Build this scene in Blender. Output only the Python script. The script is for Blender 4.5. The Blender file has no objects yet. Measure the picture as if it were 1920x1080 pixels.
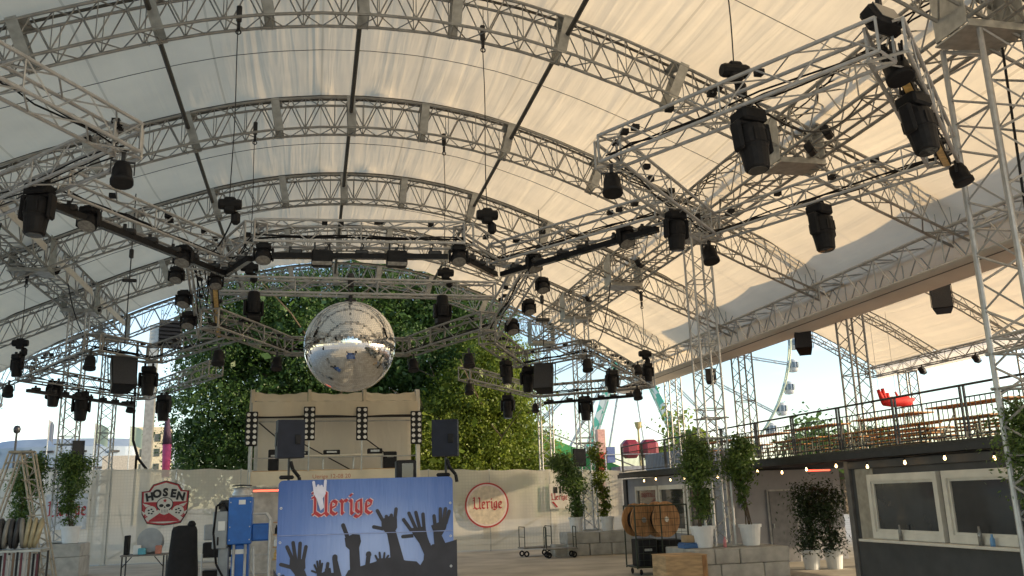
import bpy, math, random
from mathutils import Matrix, Vector
R = math.radians
random.seed(7)
scene = bpy.context.scene
COL = scene.collection

# ------------------------------------------------------------------ camera
cam_d = bpy.data.cameras.new('camera')
cam = bpy.data.objects.new('camera', cam_d); COL.objects.link(cam)
cam_d.sensor_width = 36.0; cam_d.lens = 36.0 * 1630 / 1920
cam_d.clip_start = 0.05; cam_d.clip_end = 3000
def cam_matrix(pitch, yaw, roll, loc):
    fw = Vector((math.sin(yaw)*math.cos(pitch), math.cos(yaw)*math.cos(pitch), math.sin(pitch)))
    r0 = Vector((math.cos(yaw), -math.sin(yaw), 0)); u0 = r0.cross(fw)
    r = r0*math.cos(roll) - u0*math.sin(roll); u = u0*math.cos(roll) + r0*math.sin(roll)
    return Matrix(((r.x, u.x, -fw.x, loc[0]), (r.y, u.y, -fw.y, loc[1]), (r.z, u.z, -fw.z, loc[2]), (0, 0, 0, 1)))
cam.matrix_world = cam_matrix(R(13.556), R(13.014), R(1.8), (0, 0, 2.0))
scene.camera = cam

# ------------------------------------------------------------------ sky and sun
SUN = Vector((1.0, -0.38, 0.28)).normalized()          # towards the sun
elev = math.asin(SUN.z); azim = math.atan2(SUN.x, SUN.y)
world = bpy.data.worlds.new('World'); scene.world = world; world.use_nodes = True
wn, wl = world.node_tree.nodes, world.node_tree.links
wn.clear()
out = wn.new('ShaderNodeOutputWorld'); bg = wn.new('ShaderNodeBackground')
sky = wn.new('ShaderNodeTexSky'); sky.sky_type = 'NISHITA'; sky.sun_disc = False
sky.sun_elevation = elev; sky.sun_rotation = azim; sky.air_density = 1.0; sky.dust_density = .6; sky.ozone_density = 1.2
tc = wn.new('ShaderNodeTexCoord'); mp = wn.new('ShaderNodeMapping'); mp.inputs['Scale'].default_value = (1.6, 1.6, 5.0)
nz = wn.new('ShaderNodeTexNoise'); nz.inputs['Scale'].default_value = 1.9; nz.inputs['Detail'].default_value = 7
rp = wn.new('ShaderNodeValToRGB'); rp.color_ramp.elements[0].position = .50; rp.color_ramp.elements[1].position = .80
hs = wn.new('ShaderNodeHueSaturation'); hs.inputs['Saturation'].default_value = .18; hs.inputs['Value'].default_value = 1.4
mx = wn.new('ShaderNodeMixRGB')
wl.new(tc.outputs['Generated'], mp.inputs['Vector']); wl.new(mp.outputs['Vector'], nz.inputs['Vector'])
wl.new(nz.outputs['Fac'], rp.inputs['Fac']); wl.new(rp.outputs['Color'], mx.inputs['Fac'])
wl.new(sky.outputs['Color'], mx.inputs['Color1']); wl.new(sky.outputs['Color'], hs.inputs['Color'])
wl.new(hs.outputs['Color'], mx.inputs['Color2']); wl.new(mx.outputs['Color'], bg.inputs['Color'])
bg.inputs['Strength'].default_value = 0.115
wl.new(bg.outputs['Background'], out.inputs['Surface'])
sun_d = bpy.data.lights.new('sun', 'SUN'); sun_d.energy = 2.05; sun_d.angle = R(0.55); sun_d.color = (1.0, .78, .50)
sun = bpy.data.objects.new('sun', sun_d); COL.objects.link(sun)
sun.rotation_euler = (-SUN).to_track_quat('-Z', 'Y').to_euler(); sun.location = (60, -40, 40)
scene.view_settings.view_transform = 'Standard'; scene.view_settings.look = 'None'
scene.view_settings.gamma = 1.0; scene.view_settings.exposure = 1.5
try: scene.view_settings.use_curve_mapping = False
except Exception: pass
scene.render.engine = 'CYCLES'
scene.cycles.max_bounces = 8; scene.cycles.transparent_max_bounces = 12

# ------------------------------------------------------------------ materials
MATS = {}
def mat(name, col, rough=.6, metal=0.0, var=.18, scale=6.0, bump=0.0, bscale=60.0, col2=None, emit=None, es=1.0, spec=.5, stretch=None):
    if name in MATS: return MATS[name]
    m = bpy.data.materials.new(name); m.use_nodes = True; MATS[name] = m
    n, l = m.node_tree.nodes, m.node_tree.links
    b = n['Principled BSDF']; b.inputs['Roughness'].default_value = rough; b.inputs['Metallic'].default_value = metal
    b.inputs['Specular IOR Level'].default_value = spec
    t = n.new('ShaderNodeTexCoord'); vec = t.outputs['Object']
    if stretch:
        mpn = n.new('ShaderNodeMapping'); mpn.inputs['Scale'].default_value = stretch
        l.new(vec, mpn.inputs['Vector']); vec = mpn.outputs['Vector']
    no = n.new('ShaderNodeTexNoise'); no.inputs['Scale'].default_value = scale; no.inputs['Detail'].default_value = 5
    l.new(vec, no.inputs['Vector'])
    cr = n.new('ShaderNodeValToRGB'); cr.color_ramp.elements[0].position = .32; cr.color_ramp.elements[1].position = .68
    c2 = col2 if col2 else tuple(min(1, c*(1+var)) for c in col); c1 = col if col2 else tuple(c*(1-var) for c in col)
    cr.color_ramp.elements[0].color = (*c1, 1); cr.color_ramp.elements[1].color = (*c2, 1)
    l.new(no.outputs['Fac'], cr.inputs['Fac']); l.new(cr.outputs['Color'], b.inputs['Base Color'])
    if bump:
        bn = n.new('ShaderNodeTexNoise'); bn.inputs['Scale'].default_value = bscale; bn.inputs['Detail'].default_value = 4
        l.new(vec, bn.inputs['Vector'])
        bp = n.new('ShaderNodeBump'); bp.inputs['Strength'].default_value = bump; bp.inputs['Distance'].default_value = .02
        l.new(bn.outputs['Fac'], bp.inputs['Height']); l.new(bp.outputs['Normal'], b.inputs['Normal'])
    if emit:
        b.inputs['Emission Color'].default_value = (*emit, 1); b.inputs['Emission Strength'].default_value = es
    return m
def fabric(name, col, trans=.5, wrinkle=.0, wscale=(3.0, .25, .25), tcol=None, grid=0, dirt=.10, seam=0, holes=0):
    if name in MATS: return MATS[name]
    m = bpy.data.materials.new(name); m.use_nodes = True; MATS[name] = m
    n, l = m.node_tree.nodes, m.node_tree.links; n.clear()
    o = n.new('ShaderNodeOutputMaterial'); ms = n.new('ShaderNodeMixShader'); ms.inputs[0].default_value = trans
    d = n.new('ShaderNodeBsdfDiffuse'); t = n.new('ShaderNodeBsdfTranslucent')
    tc = n.new('ShaderNodeTexCoord')
    no = n.new('ShaderNodeTexNoise'); no.inputs['Scale'].default_value = .7; no.inputs['Detail'].default_value = 6
    l.new(tc.outputs['Object'], no.inputs['Vector'])
    for node, c in ((d, col), (t, tcol or col)):
        cr = n.new('ShaderNodeValToRGB'); cr.color_ramp.elements[0].position = .3; cr.color_ramp.elements[1].position = .7
        cr.color_ramp.elements[0].color = (*[x*(1-dirt) for x in c], 1); cr.color_ramp.elements[1].color = (*[min(1, x*1.05) for x in c], 1)
        l.new(no.outputs['Fac'], cr.inputs['Fac'])
        src = cr.outputs['Color']
        if grid:
            br = n.new('ShaderNodeTexBrick'); br.offset = 0; br.inputs['Scale'].default_value = 1.0
            br.inputs['Brick Width'].default_value = grid; br.inputs['Row Height'].default_value = grid
            br.inputs['Mortar Size'].default_value = .012; br.inputs['Mortar Smooth'].default_value = .3
            br.inputs['Mortar'].default_value = (*[x*.88 for x in c], 1)
            mpn = n.new('ShaderNodeMapping'); mpn.inputs['Rotation'].default_value = (R(-90), 0, 0)
            l.new(tc.outputs['Object'], mpn.inputs['Vector']); l.new(mpn.outputs['Vector'], br.inputs['Vector'])
            l.new(src, br.inputs['Color1']); l.new(src, br.inputs['Color2']); src = br.outputs['Color']
        if seam:
            sp_ = n.new('ShaderNodeSeparateXYZ'); l.new(tc.outputs['Object'], sp_.inputs[0])
            md = n.new('ShaderNodeMath'); md.operation = 'PINGPONG'; md.inputs[1].default_value = seam/2; l.new(sp_.outputs['X'], md.inputs[0])
            ls_ = n.new('ShaderNodeMath'); ls_.operation = 'LESS_THAN'; ls_.inputs[1].default_value = .022; l.new(md.outputs[0], ls_.inputs[0])
            mr = n.new('ShaderNodeMixRGB'); mr.blend_type = 'MULTIPLY'; mr.inputs['Color2'].default_value = (.80, .79, .77, 1); l.new(ls_.outputs[0], mr.inputs['Fac']); l.new(src, mr.inputs['Color1']); src = mr.outputs['Color']
        l.new(src, node.inputs['Color'])
    if wrinkle:
        mpn = n.new('ShaderNodeMapping'); mpn.inputs['Scale'].default_value = wscale
        l.new(tc.outputs['Object'], mpn.inputs['Vector'])
        w = n.new('ShaderNodeTexNoise'); w.inputs['Scale'].default_value = 1.0; w.inputs['Detail'].default_value = 3; w.inputs['Distortion'].default_value = .4
        l.new(mpn.outputs['Vector'], w.inputs['Vector'])
        bp = n.new('ShaderNodeBump'); bp.inputs['Strength'].default_value = wrinkle; bp.inputs['Distance'].default_value = .25
        l.new(w.outputs['Fac'], bp.inputs['Height'])
        l.new(bp.outputs['Normal'], d.inputs['Normal']); l.new(bp.outputs['Normal'], t.inputs['Normal'])
    l.new(d.outputs[0], ms.inputs[1]); l.new(t.outputs[0], ms.inputs[2])
    if holes:
        tp = n.new('ShaderNodeBsdfTransparent'); m2 = n.new('ShaderNodeMixShader'); m2.inputs[0].default_value = holes
        l.new(ms.outputs[0], m2.inputs[1]); l.new(tp.outputs[0], m2.inputs[2]); l.new(m2.outputs[0], o.inputs['Surface'])
    else: l.new(ms.outputs[0], o.inputs['Surface'])
    return m
def leafmat(name, c1, c2, trans=.35):
    if name in MATS: return MATS[name]
    m = bpy.data.materials.new(name); m.use_nodes = True; MATS[name] = m
    n, l = m.node_tree.nodes, m.node_tree.links; n.clear()
    o = n.new('ShaderNodeOutputMaterial'); ms = n.new('ShaderNodeMixShader'); ms.inputs[0].default_value = trans
    d = n.new('ShaderNodeBsdfPrincipled'); d.inputs['Roughness'].default_value = .45; t = n.new('ShaderNodeBsdfTranslucent')
    ge = n.new('ShaderNodeNewGeometry'); cr = n.new('ShaderNodeValToRGB')
    cr.color_ramp.elements[0].color = (*c1, 1); cr.color_ramp.elements[1].color = (*c2, 1)
    l.new(ge.outputs['Random Per Island'], cr.inputs['Fac'])
    l.new(cr.outputs['Color'], d.inputs['Base Color']); l.new(cr.outputs['Color'], t.inputs['Color'])
    l.new(d.outputs[0], ms.inputs[1]); l.new(t.outputs[0], ms.inputs[2]); l.new(ms.outputs[0], o.inputs['Surface'])
    return m
ALU = mat('aluminium', (.46, .465, .47), .38, .45, .12, 9)
ALU2 = mat('weathered_aluminium', (.33, .33, .32), .45, .45, .2, 5)
STEEL = mat('galvanised_plate', (.40, .41, .40), .45, .45, .18, 7)
KEDER = mat('dark_keder_rail', (.10, .095, .085), .5, .2)
PURL = mat('dark_purlin', (.07, .068, .062), .5, .3)
BLK = mat('black_plastic', (.012, .012, .014), .55, 0, .3, 12, .15, 80, spec=.22)
BLKM = mat('black_metal', (.03, .03, .032), .4, .3, .3, 10)
GRILLE = mat('speaker_grille', (.045, .047, .055), .55, .2, .2, 60, .4, 300)
LENS = mat('lens_glass', (.20, .195, .185), .12, 0, .3, 18, spec=.9)
AMBER = mat('amber_bottle_lit_lens', (.62, .42, .16), .3, 0, .3, 14)
CONC = mat('pale_concrete', (.40, .39, .365), .9, 0, .22, 3.2, .35, 55)
POT = mat('white_pot_plastic', (.74, .76, .78), .4, 0, .05, 6)
CANVAS = fabric('beige_tarpaulin', (.70, .63, .50), .40, .35, (1.5, 1.5, .5))
ROOF = fabric('roof_membrane_fabric', (.80, .73, .62), .48, .24, (2.6, .13, .2), (.83, .69, .49), dirt=.09, seam=2.3)
GUTTER = fabric('gutter_fabric', (.78, .74, .68), .45, .3, (.3, .6, 3))
FENCE = fabric('fence_mesh_fabric', (.76, .71, .62), .25, .15, (.8, .8, .5), (.84, .74, .56), grid=.12, dirt=.16, holes=.20)
WOOD = mat('orange_bench_wood', (.58, .26, .07), .5, 0, .3, 5, stretch=(1, 8, 8))
PLY = mat('plywood', (.46, .31, .17), .75, 0, .3, 3, .2, 30, stretch=(1, 1, 5))
DRUM = mat('cable_drum_wood', (.40, .21, .09), .7, 0, .35, 4, .2, 30, stretch=(5, 1, 1))
DARKC = mat('anthracite_container', (.062, .062, .066), .55, .1, .16, 2.5)
GREYC = mat('grey_container_wall', (.29, .29, .32), .65, 0, .1, 2)
WFRAME = mat('white_window_frame', (.66, .63, .57), .5, 0, .08, 4)
GLASSD = mat('dark_window_pane', (.035, .037, .04), .06, 0, .2, 2, spec=.8)
BLUE = mat('blue_machine_paint', (.012, .12, .46), .38, 0, .14, 5, .05, 40)
GREYP = mat('grey_cabinet_paint', (.30, .32, .34), .5, .1, .1, 6)
WHITE = mat('white_paint', (.75, .75, .74), .5, 0, .06, 6)
RED = mat('red_paint', (.55, .03, .025), .45, 0, .12, 6)
PRINTRED = mat('red_print', (.42, .035, .045), .6, 0, .15, 8)
PRINTPINK = mat('pale_pink_print', (.74, .58, .60), .6, 0, .08, 8)
PRINTBLK = mat('black_print', (.02, .02, .022), .6, 0, .2, 8)
PRINTWHITE = mat('white_print', (.66, .63, .58), .65, 0, .08, 5)

# ------------------------------------------------------------------ mesh helpers
class MB:
    def __init__(s): s.v = []; s.f = []
    def add(s, vs, fs):
        o = len(s.v); s.v += [tuple(x) for x in vs]; s.f += [tuple(i+o for i in q) for q in fs]; return s
    def box(s, c, d, M=None):
        hx, hy, hz = d[0]/2, d[1]/2, d[2]/2
        vs = [Vector((x*hx, y*hy, z*hz)) for x in (-1, 1) for y in (-1, 1) for z in (-1, 1)]
        if M is not None: vs = [M @ q for q in vs]
        c = Vector(c)
        return s.add([q+c for q in vs], [(0, 1, 3, 2), (4, 6, 7, 5), (0, 4, 5, 1), (2, 3, 7, 6), (0, 2, 6, 4), (1, 5, 7, 3)])
    def cbox(s, c, d, ch=.02, M=None):
        h = [d[0]/2, d[1]/2, d[2]/2]; c = Vector(c); vs = []; idx = {}
        for sx in (-1, 1):
            for sy in (-1, 1):
                for sz in (-1, 1):
                    for a in range(3):
                        q = [sx*h[0], sy*h[1], sz*h[2]]
                        for b in range(3):
                            if b != a: q[b] -= (sx, sy, sz)[b]*ch
                        q = Vector(q)
                        if M is not None: q = M @ q
                        idx[(sx, sy, sz, a)] = len(vs); vs.append(q+c)
        fs = []
        for a in range(3):
            o = [b for b in range(3) if b != a]
            for sg in (-1, 1):
                def key(p, q):
                    k = [0, 0, 0]; k[a] = sg; k[o[0]] = p; k[o[1]] = q; return (*k, a)
                fs.append([idx[key(-1, -1)], idx[key(1, -1)], idx[key(1, 1)], idx[key(-1, 1)]])
        for a in range(3):
            o = [b for b in range(3) if b != a]
            for p in (-1, 1):
                for q in (-1, 1):
                    def k2(w, ax):
                        k = [0, 0, 0]; k[a] = w; k[o[0]] = p; k[o[1]] = q; return (*k, ax)
                    fs.append([idx[k2(-1, o[0])], idx[k2(1, o[0])], idx[k2(1, o[1])], idx[k2(-1, o[1])]])
        for sx in (-1, 1):
            for sy in (-1, 1):
                for sz in (-1, 1): fs.append([idx[(sx, sy, sz, a)] for a in range(3)])
        return s.add(vs, fs)
    def tube(s, p0, p1, r, n=6, r1=None):
        p0, p1 = Vector(p0), Vector(p1); d = p1-p0
        if d.length < 1e-6: return s
        q = d.to_track_quat('Z', 'Y'); r1 = r if r1 is None else r1
        ring = [(math.cos(2*math.pi*i/n), math.sin(2*math.pi*i/n)) for i in range(n)]
        vs = [p0 + q @ Vector((a*r, b*r, 0)) for a, b in ring] + [p1 + q @ Vector((a*r1, b*r1, 0)) for a, b in ring]
        fs = [(i, (i+1) % n, n+(i+1) % n, n+i) for i in range(n)] + [tuple(range(n-1, -1, -1)), tuple(range(n, 2*n))]
        return s.add(vs, fs)
    def path(s, pts, r, n=6):
        for a, b in zip(pts[:-1], pts[1:]): s.tube(a, b, r, n)
        return s
    def bar(s, p0, p1, w, h):
        p0, p1 = Vector(p0), Vector(p1); d = p1-p0; q = d.to_track_quat('Y', 'Z')
        return s.box((p0+p1)/2, (w, d.length, h), q.to_matrix())
    def lathe(s, prof, n=16, M=None, c=(0, 0, 0)):
        c = Vector(c); vs = []; m = len(prof)
        for i in range(n):
            a = 2*math.pi*i/n
            for r, z in prof:
                q = Vector((r*math.cos(a), r*math.sin(a), z))
                if M is not None: q = M @ q
                vs.append(q+c)
        fs = [(i*m+j, ((i+1) % n)*m+j, ((i+1) % n)*m+j+1, i*m+j+1) for i in range(n) for j in range(m-1)]
        fs += [tuple(i*m for i in range(n-1, -1, -1)), tuple(i*m+m-1 for i in range(n))]
        return s.add(vs, fs)
    def prism(s, poly, y0, y1):            # polygon in x,z, extruded along y
        n = len(poly); vs = [(x, y0, z) for x, z in poly] + [(x, y1, z) for x, z in poly]
        fs = [tuple(range(n)), tuple(range(2*n-1, n-1, -1))] + [(i, n+i, n+(i+1) % n, (i+1) % n) for i in range(n)]
        return s.add(vs, fs)
    def torus(s, c, Rr, r, n=20, m=8, axis='x'):
        vs = []
        for i in range(n):
            a = 2*math.pi*i/n
            for j in range(m):
                b = 2*math.pi*j/m; rr = Rr + r*math.cos(b); u, v, w = rr*math.cos(a), rr*math.sin(a), r*math.sin(b)
                p = {'x': (w, u, v), 'y': (u, w, v), 'z': (u, v, w)}[axis]
                vs.append((p[0]+c[0], p[1]+c[1], p[2]+c[2]))
        fs = [(i*m+j, ((i+1) % n)*m+j, ((i+1) % n)*m+(j+1) % m, i*m+(j+1) % m) for i in range(n) for j in range(m)]
        return s.add(vs, fs)
    def mesh(s, name, m, smooth=False):
        me = bpy.data.meshes.new(name); me.from_pydata(s.v, [], s.f); me.materials.append(m)
        me.validate(); me.update()
        if smooth: me.polygons.foreach_set('use_smooth', [True]*len(me.polygons))
        return me
    def build(s, name, m, parent=None, smooth=False, loc=(0, 0, 0)):
        o = bpy.data.objects.new(name, s.mesh(name, m, smooth)); COL.objects.link(o)
        o.location = loc; o.parent = parent
        return o
def linkmesh(name, me, parent=None, loc=(0, 0, 0), rot=(0, 0, 0), scale=(1, 1, 1)):
    o = bpy.data.objects.new(name, me); COL.objects.link(o); o.parent = parent
    o.location = loc; o.rotation_euler = rot; o.scale = scale; return o
def tag(o, label, cat, group=None):
    o['label'] = label; o['category'] = cat
    if group: o['group'] = group
    return o
def thing(name, label, cat, loc=(0, 0, 0), rz=0.0, group=None):
    o = bpy.data.objects.new(name, None); COL.objects.link(o); o.empty_display_size = .2
    o.location = loc; o.rotation_euler = (0, 0, rz); return tag(o, label, cat, group)
def struct(name, mb, m, loc=(0, 0, 0)):
    o = mb.build(name, m, None, False, loc); o['kind'] = 'structure'; return o
used = set()
def place(proto, loc, label, group, rz=0.0, tilt=0.0, sc=1.0):
    """first use moves the prototype itself, later uses copy it with its parts"""
    if proto.name not in used: used.add(proto.name); r = proto
    else:
        r = proto.copy(); COL.objects.link(r)
        for ch in proto.children:
            c = ch.copy(); COL.objects.link(c); c.parent = r
            for g in ch.children:
                d = g.copy(); COL.objects.link(d); d.parent = c
    r.location = loc; r.rotation_euler = (tilt, 0, rz); r.scale = (sc, sc, sc)
    r['label'] = label; r['group'] = group; return r

def lattice_frame(p0, p1, w, h, up=Vector((0, 0, 1))):
    d = (Vector(p1)-Vector(p0)); L = d.length; d.normalize()
    s = d.cross(up); s = s.normalized() if s.length > 1e-4 else Vector((1, 0, 0)); t = s.cross(d).normalized()
    return d, s, t, L
def truss(name, label, cat, group, p0, p1, w=.40, h=.40, bay=.5, rc=.025, rl=.011, m=None, faces='tblr', cable=False, up=Vector((0, 0, 1))):
    """box truss from p0 to p1 (centre line): four chords, the lattice, end frames"""
    m = m or ALU; root = thing(name, label, cat, p0, 0, group)
    d, s, t, L = lattice_frame(p0, p1, w, h, up)
    cn = lambda a, b, x: s*(a*w/2) + t*(b*h/2) + d*x
    for a in (-1, 1):
        for b in (-1, 1): MB().tube(cn(a, b, 0), cn(a, b, L), rc, 8).build('chord', m, root)
    n = max(2, round(L/bay)); st = L/n; lb = MB()
    prs = {'t': ((-1, 1), (1, 1)), 'b': ((-1, -1), (1, -1)), 'l': ((-1, -1), (-1, 1)), 'r': ((1, -1), (1, 1))}
    for k, fc in enumerate(faces):
        A, B = prs[fc]
        for i in range(n):
            x0, x1 = i*st, (i+1)*st
            if (i+k) % 2: lb.tube(cn(*A, x0), cn(*B, x1), rl, 4)
            else: lb.tube(cn(*B, x0), cn(*A, x1), rl, 4)
            if i % 4 == 0: lb.tube(cn(*A, x0), cn(*B, x0), rl, 4)
        lb.tube(cn(*A, L), cn(*B, L), rc*.8, 4); lb.tube(cn(*A, 0), cn(*B, 0), rc*.8, 4)
    lb.build('lattice', m, root)
    if cable:
        cb = MB(); rnd = random.Random(name+label)
        for k in range(4):
            pts = []; off = rnd.uniform(-.12, .12)
            for i in range(0, n+1):
                pts.append(cn(0, -.55, i*st) + s*(off+rnd.uniform(-.05, .05)) + t*rnd.uniform(0, .06))
            cb.path(pts, .014, 4)
        for k in range(int(L*1.5)):
            x = rnd.uniform(.1, L-.1); cb.box(cn(rnd.uniform(-.6, .6), 1.05, x), (.10, .10, .07))
        cb.build('cable_loom', BLK, root)['kind'] = 'stuff'
    return root

# ================================================================== SETTING
g = MB(); g.add([(-700, -300, 0), (700, -300, 0), (700, 1500, 0), (-700, 1500, 0)], [(0, 1, 2, 3)])
struct('ground', g, mat('dusty_asphalt_ground', (.36, .325, .27), .92, 0, .25, .8, .6, 7, col2=(.56, .51, .43)))

# ------------------------------------------------------------------ big arched roof
PROF = [(-12.2, 6.55), (-10.0, 7.55), (-7.9, 8.5), (-6.5, 9.15), (-5, 9.75), (-4, 10.13), (-3, 10.48), (-2, 10.77), (-1, 10.97), (0, 11.1),
        (1, 11.16), (2, 11.15), (3, 11.06), (4, 10.9), (5, 10.65), (6, 10.33), (7, 9.95), (8, 9.52), (9.84, 8.72), (11.7, 7.87), (13.6, 7.05)]
def prof(x, dz=0.0):
    for (x0, z0), (x1, z1) in zip(PROF[:-1], PROF[1:]):
        if x0 <= x <= x1: return z0 + (z1-z0)*(x-x0)/(x1-x0) + dz
    return (PROF[0][1]-.43*(PROF[0][0]-x) if x < PROF[0][0] else PROF[-1][1]-.43*(x-PROF[-1][0])) + dz
ARCH_Y = [-6.0, -.6, 4.8, 10.1, 15.5, 20.8, 26.2, 31.6, 36.9]
ARCH_LABEL = {4.8: 'curved lattice roof arch directly above the viewer', 10.1: 'curved lattice roof arch meeting the nearest right-hand tower',
              15.5: 'nearest curved lattice arch crossing the top of the picture', 20.8: 'second curved lattice arch under the white roof',
              26.2: 'third curved lattice arch, above the front light bar', 31.6: 'fourth curved lattice arch, half hidden behind the front lighting truss',
              36.9: 'last curved lattice arch at the roof end in front of the tree', -.6: 'curved lattice roof arch behind the viewer', -6.0: 'curved lattice arch closing the roof behind the viewer'}
NX = 72
XS = [-12.2 + (13.6+12.2)*i/NX for i in range(NX+1)]
for Y in ARCH_Y:
    root = thing('roof_arch', ARCH_LABEL[Y], 'roof truss', (0, Y, 0), 0, 'curved roof arches')
    D, W2 = .80, .24
    if Y >= 4.8:
        for dy in (-W2, W2):
            for dz in (0, D): MB().path([(x, dy, prof(x, dz)) for x in XS], .031, 6).build('chord', ALU2, root)
        lb = MB()
        for i in range(NX):
            a, b = XS[i], XS[i+1]
            for dy in (-W2, W2):
                z0, z1 = (0, D) if i % 2 else (D, 0)
                lb.tube((a, dy, prof(a, z0)), (b, dy, prof(b, z1)), .015, 4)
                if i % 2: lb.tube((a, dy, prof(a, 0)), (a, dy, prof(a, D)), .010, 4)
            for dz in (0, D):
                y0, y1 = (-W2, W2) if i % 2 else (W2, -W2)
                lb.tube((a, y0, prof(a, dz)), (b, y1, prof(b, dz)), .015, 4)
        lb.build('lattice', ALU2, root)
        for dy in (-.10, .10):
            MB().path([(x, dy, prof(x, D+.10)) for x in XS], .03, 6).build('keder_rail', KEDER, root)
        for x in (-5.2, -3.05, -1.05, .76, 2.6, 4.8, 7.2):
            sl = (prof(x+.2)-prof(x-.2))/.4; M = Matrix.Rotation(-math.atan(sl), 3, 'Y')
            bx = MB()
            for dy in (-W2-.02, W2+.02):
                bx.box(Vector((x, dy, prof(x, D*.5))), (.20, .012, D+.06), M)
            bx.box(Vector((x-.10, 0, prof(x-.10, -.03))), (.02, 2*W2, .06), M); bx.box(Vector((x+.10, 0, prof(x+.10, -.03))), (.02, 2*W2, .06), M)
            bx.box(Vector((x, 0, prof(x, D+.02))), (.20, 2*W2, .014), M); bx.build('splice_plate', STEEL, root)
    else:
        for dy in (-W2, W2):
            for dz in (0, D): MB().path([(x, dy, prof(x, dz)) for x in XS[::3]], .026, 5).build('chord', ALU2, root)
# membrane: one panel per bay, sagging between the arches
mem = thing('roof_membrane', 'white fabric roof membrane stretched over the curved arches', 'roof', (0, 0, 0))
for b, (Y0, Y1) in enumerate(zip(ARCH_Y[:-1], ARCH_Y[1:])):
    nx, ny = 190, 14; vs = []; rnd = random.Random(4); ph = [rnd.uniform(0, 6.28) for _ in range(6)]
    for j in range(ny+1):
        v = j/ny; y = Y0 + (Y1-Y0)*v
        for i in range(nx+1):
            x = -13.1 + 27.6*i/nx; edge = (1-4*v*(1-v))**2
            rip = .042*edge*(math.sin(x*4.1+ph[0]+v*(1-v)*6) + .8*math.sin(x*6.7+ph[1]-v*(1-v)*9)*math.sin(x*1.3+ph[2]) + .6*math.sin(x*9.1+ph[3]+v*(1-v)*10)*math.sin(x*.9+ph[4]))*max(0, 1-abs(x-1.5)/8)
            vs.append((x, y, prof(x, 1.0) - .62*max(0, min(1, (abs(x-.7)-10.2)/3.6)) - .16*4*v*(1-v)*(1-.25*abs(x-1)/12) + rip))
    fs = [(j*(nx+1)+i, j*(nx+1)+i+1, (j+1)*(nx+1)+i+1, (j+1)*(nx+1)+i) for j in range(ny) for i in range(nx)]
    MB().add(vs, fs).build('membrane_panel', ROOF, mem, True)
    ym = (Y0+Y1)/2
    if Y0 > 4:
        MB().path([(x, ym, prof(x, .80)) for x in XS], .009, 4).build('tension_cable', KEDER, mem)
# purlins along the roof
for x, lab in ((-3.1, 'dark purlin tube running along the left part of the roof'), (.74, 'dark purlin tube running along the middle of the roof'),
               (4.85, 'dark purlin tube running along the right part of the roof')):
    p = MB()
    for Y0, Y1 in zip(ARCH_Y[3:-1], ARCH_Y[4:]):
        p.tube((x, Y0, prof(x, .42)), (x, Y1, prof(x, .42)), .052, 8)
    p.tube((x, ARCH_Y[1], prof(x, .42)), (x, ARCH_Y[3], prof(x, .42)), .052, 8)
    tag(p.build('roof_purlin', PURL), lab, 'purlin', 'roof purlins')
# main trusses under the arches (right: clear of the towers, left: mirrored)
def sleeve(root, x, Y, z):
    for sx in (-1, 1): MB().box((x+sx*.52, Y, z+.42), (.02, .66, 1.02)).build('sleeve_side', STEEL, root)
    m = MB()
    for sy in (-1, 1): m.box((x, Y+sy*.335, z-.085), (1.02, .02, .10))
    m.box((x, Y, z-.14), (1.08, .70, .03)); m.build('sleeve_floor', STEEL, root)
for X, lab, nm in ((9.80, 'long heavy lattice girder along the right-hand towers', 'R'), (-7.9, 'long heavy lattice girder running along the left side of the roof', 'L')):
    gt = truss('main_girder', lab, 'girder', 'main roof girders', (X, -3, 9.15), (X, 37.4, 9.15), .95, .86, .55, .036, .018, ALU2)
    for a_ in (-.16, .16): MB().tube((a_, 0, -.43), (a_, 40.4, -.43), .030, 6).build('inner_chord', ALU2, gt)
    if nm == 'L':
        for y0_, y1_ in zip(ARCH_Y[4:-1], ARCH_Y[5:]): MB().box((.50, (y0_+y1_)/2+3, .02), (.012, y1_-y0_-1.2, .22)).build('cover_strip', PRINTWHITE, gt)
    for Y in ARCH_Y[2:]:
        sleeve(gt, 0, Y+3, 8.72-9.15)
    w = MB(); rnd = random.Random(nm)
    for k in range(3):
        pts = [(rnd.uniform(-.3, .3)-.1, y, .44+rnd.uniform(0, .1)) for y in [i*.8 for i in range(0, 51)]]
        w.path(pts, .02, 4)
    w.build('cable_loom', BLK, gt)['kind'] = 'stuff'
# outer edge beams with fabric gutters
for X, lab, sg in ((13.6, 'long lattice eaves beam carrying the gutter on the right roof edge', 1), (-12.2, 'long lattice eaves beam on the left roof edge', -1)):
    zc = 6.98 if sg > 0 else 6.5
    eb = truss('eaves_beam', lab, 'girder', 'eaves beams', (X, -6, zc), (X, 37.2, zc), .8, .78, .6, .042, .020, ALU, cable=False)
    gp = [(-.46*sg, -.40), (-.42*sg, -.50), (.0, -.60), (.42*sg, -.57), (.72*sg, -.36), (.80*sg, .05)]
    vs = [(x, y, z) for y in (0, 10.8, 21.6, 32.4, 43.2) for x, z in gp]; n = len(gp)
    fs = [(j*n+i, j*n+i+1, (j+1)*n+i+1, (j+1)*n+i) for j in range(4) for i in range(n-1)]
    MB().add(vs, fs).build('gutter', GUTTER, eb, True)
    MB().path([(-.46*sg, 0, -.56), (-.46*sg, 43.2, -.56)], .012, 4).build('gutter_seam_rope', KEDER, eb)

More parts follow.
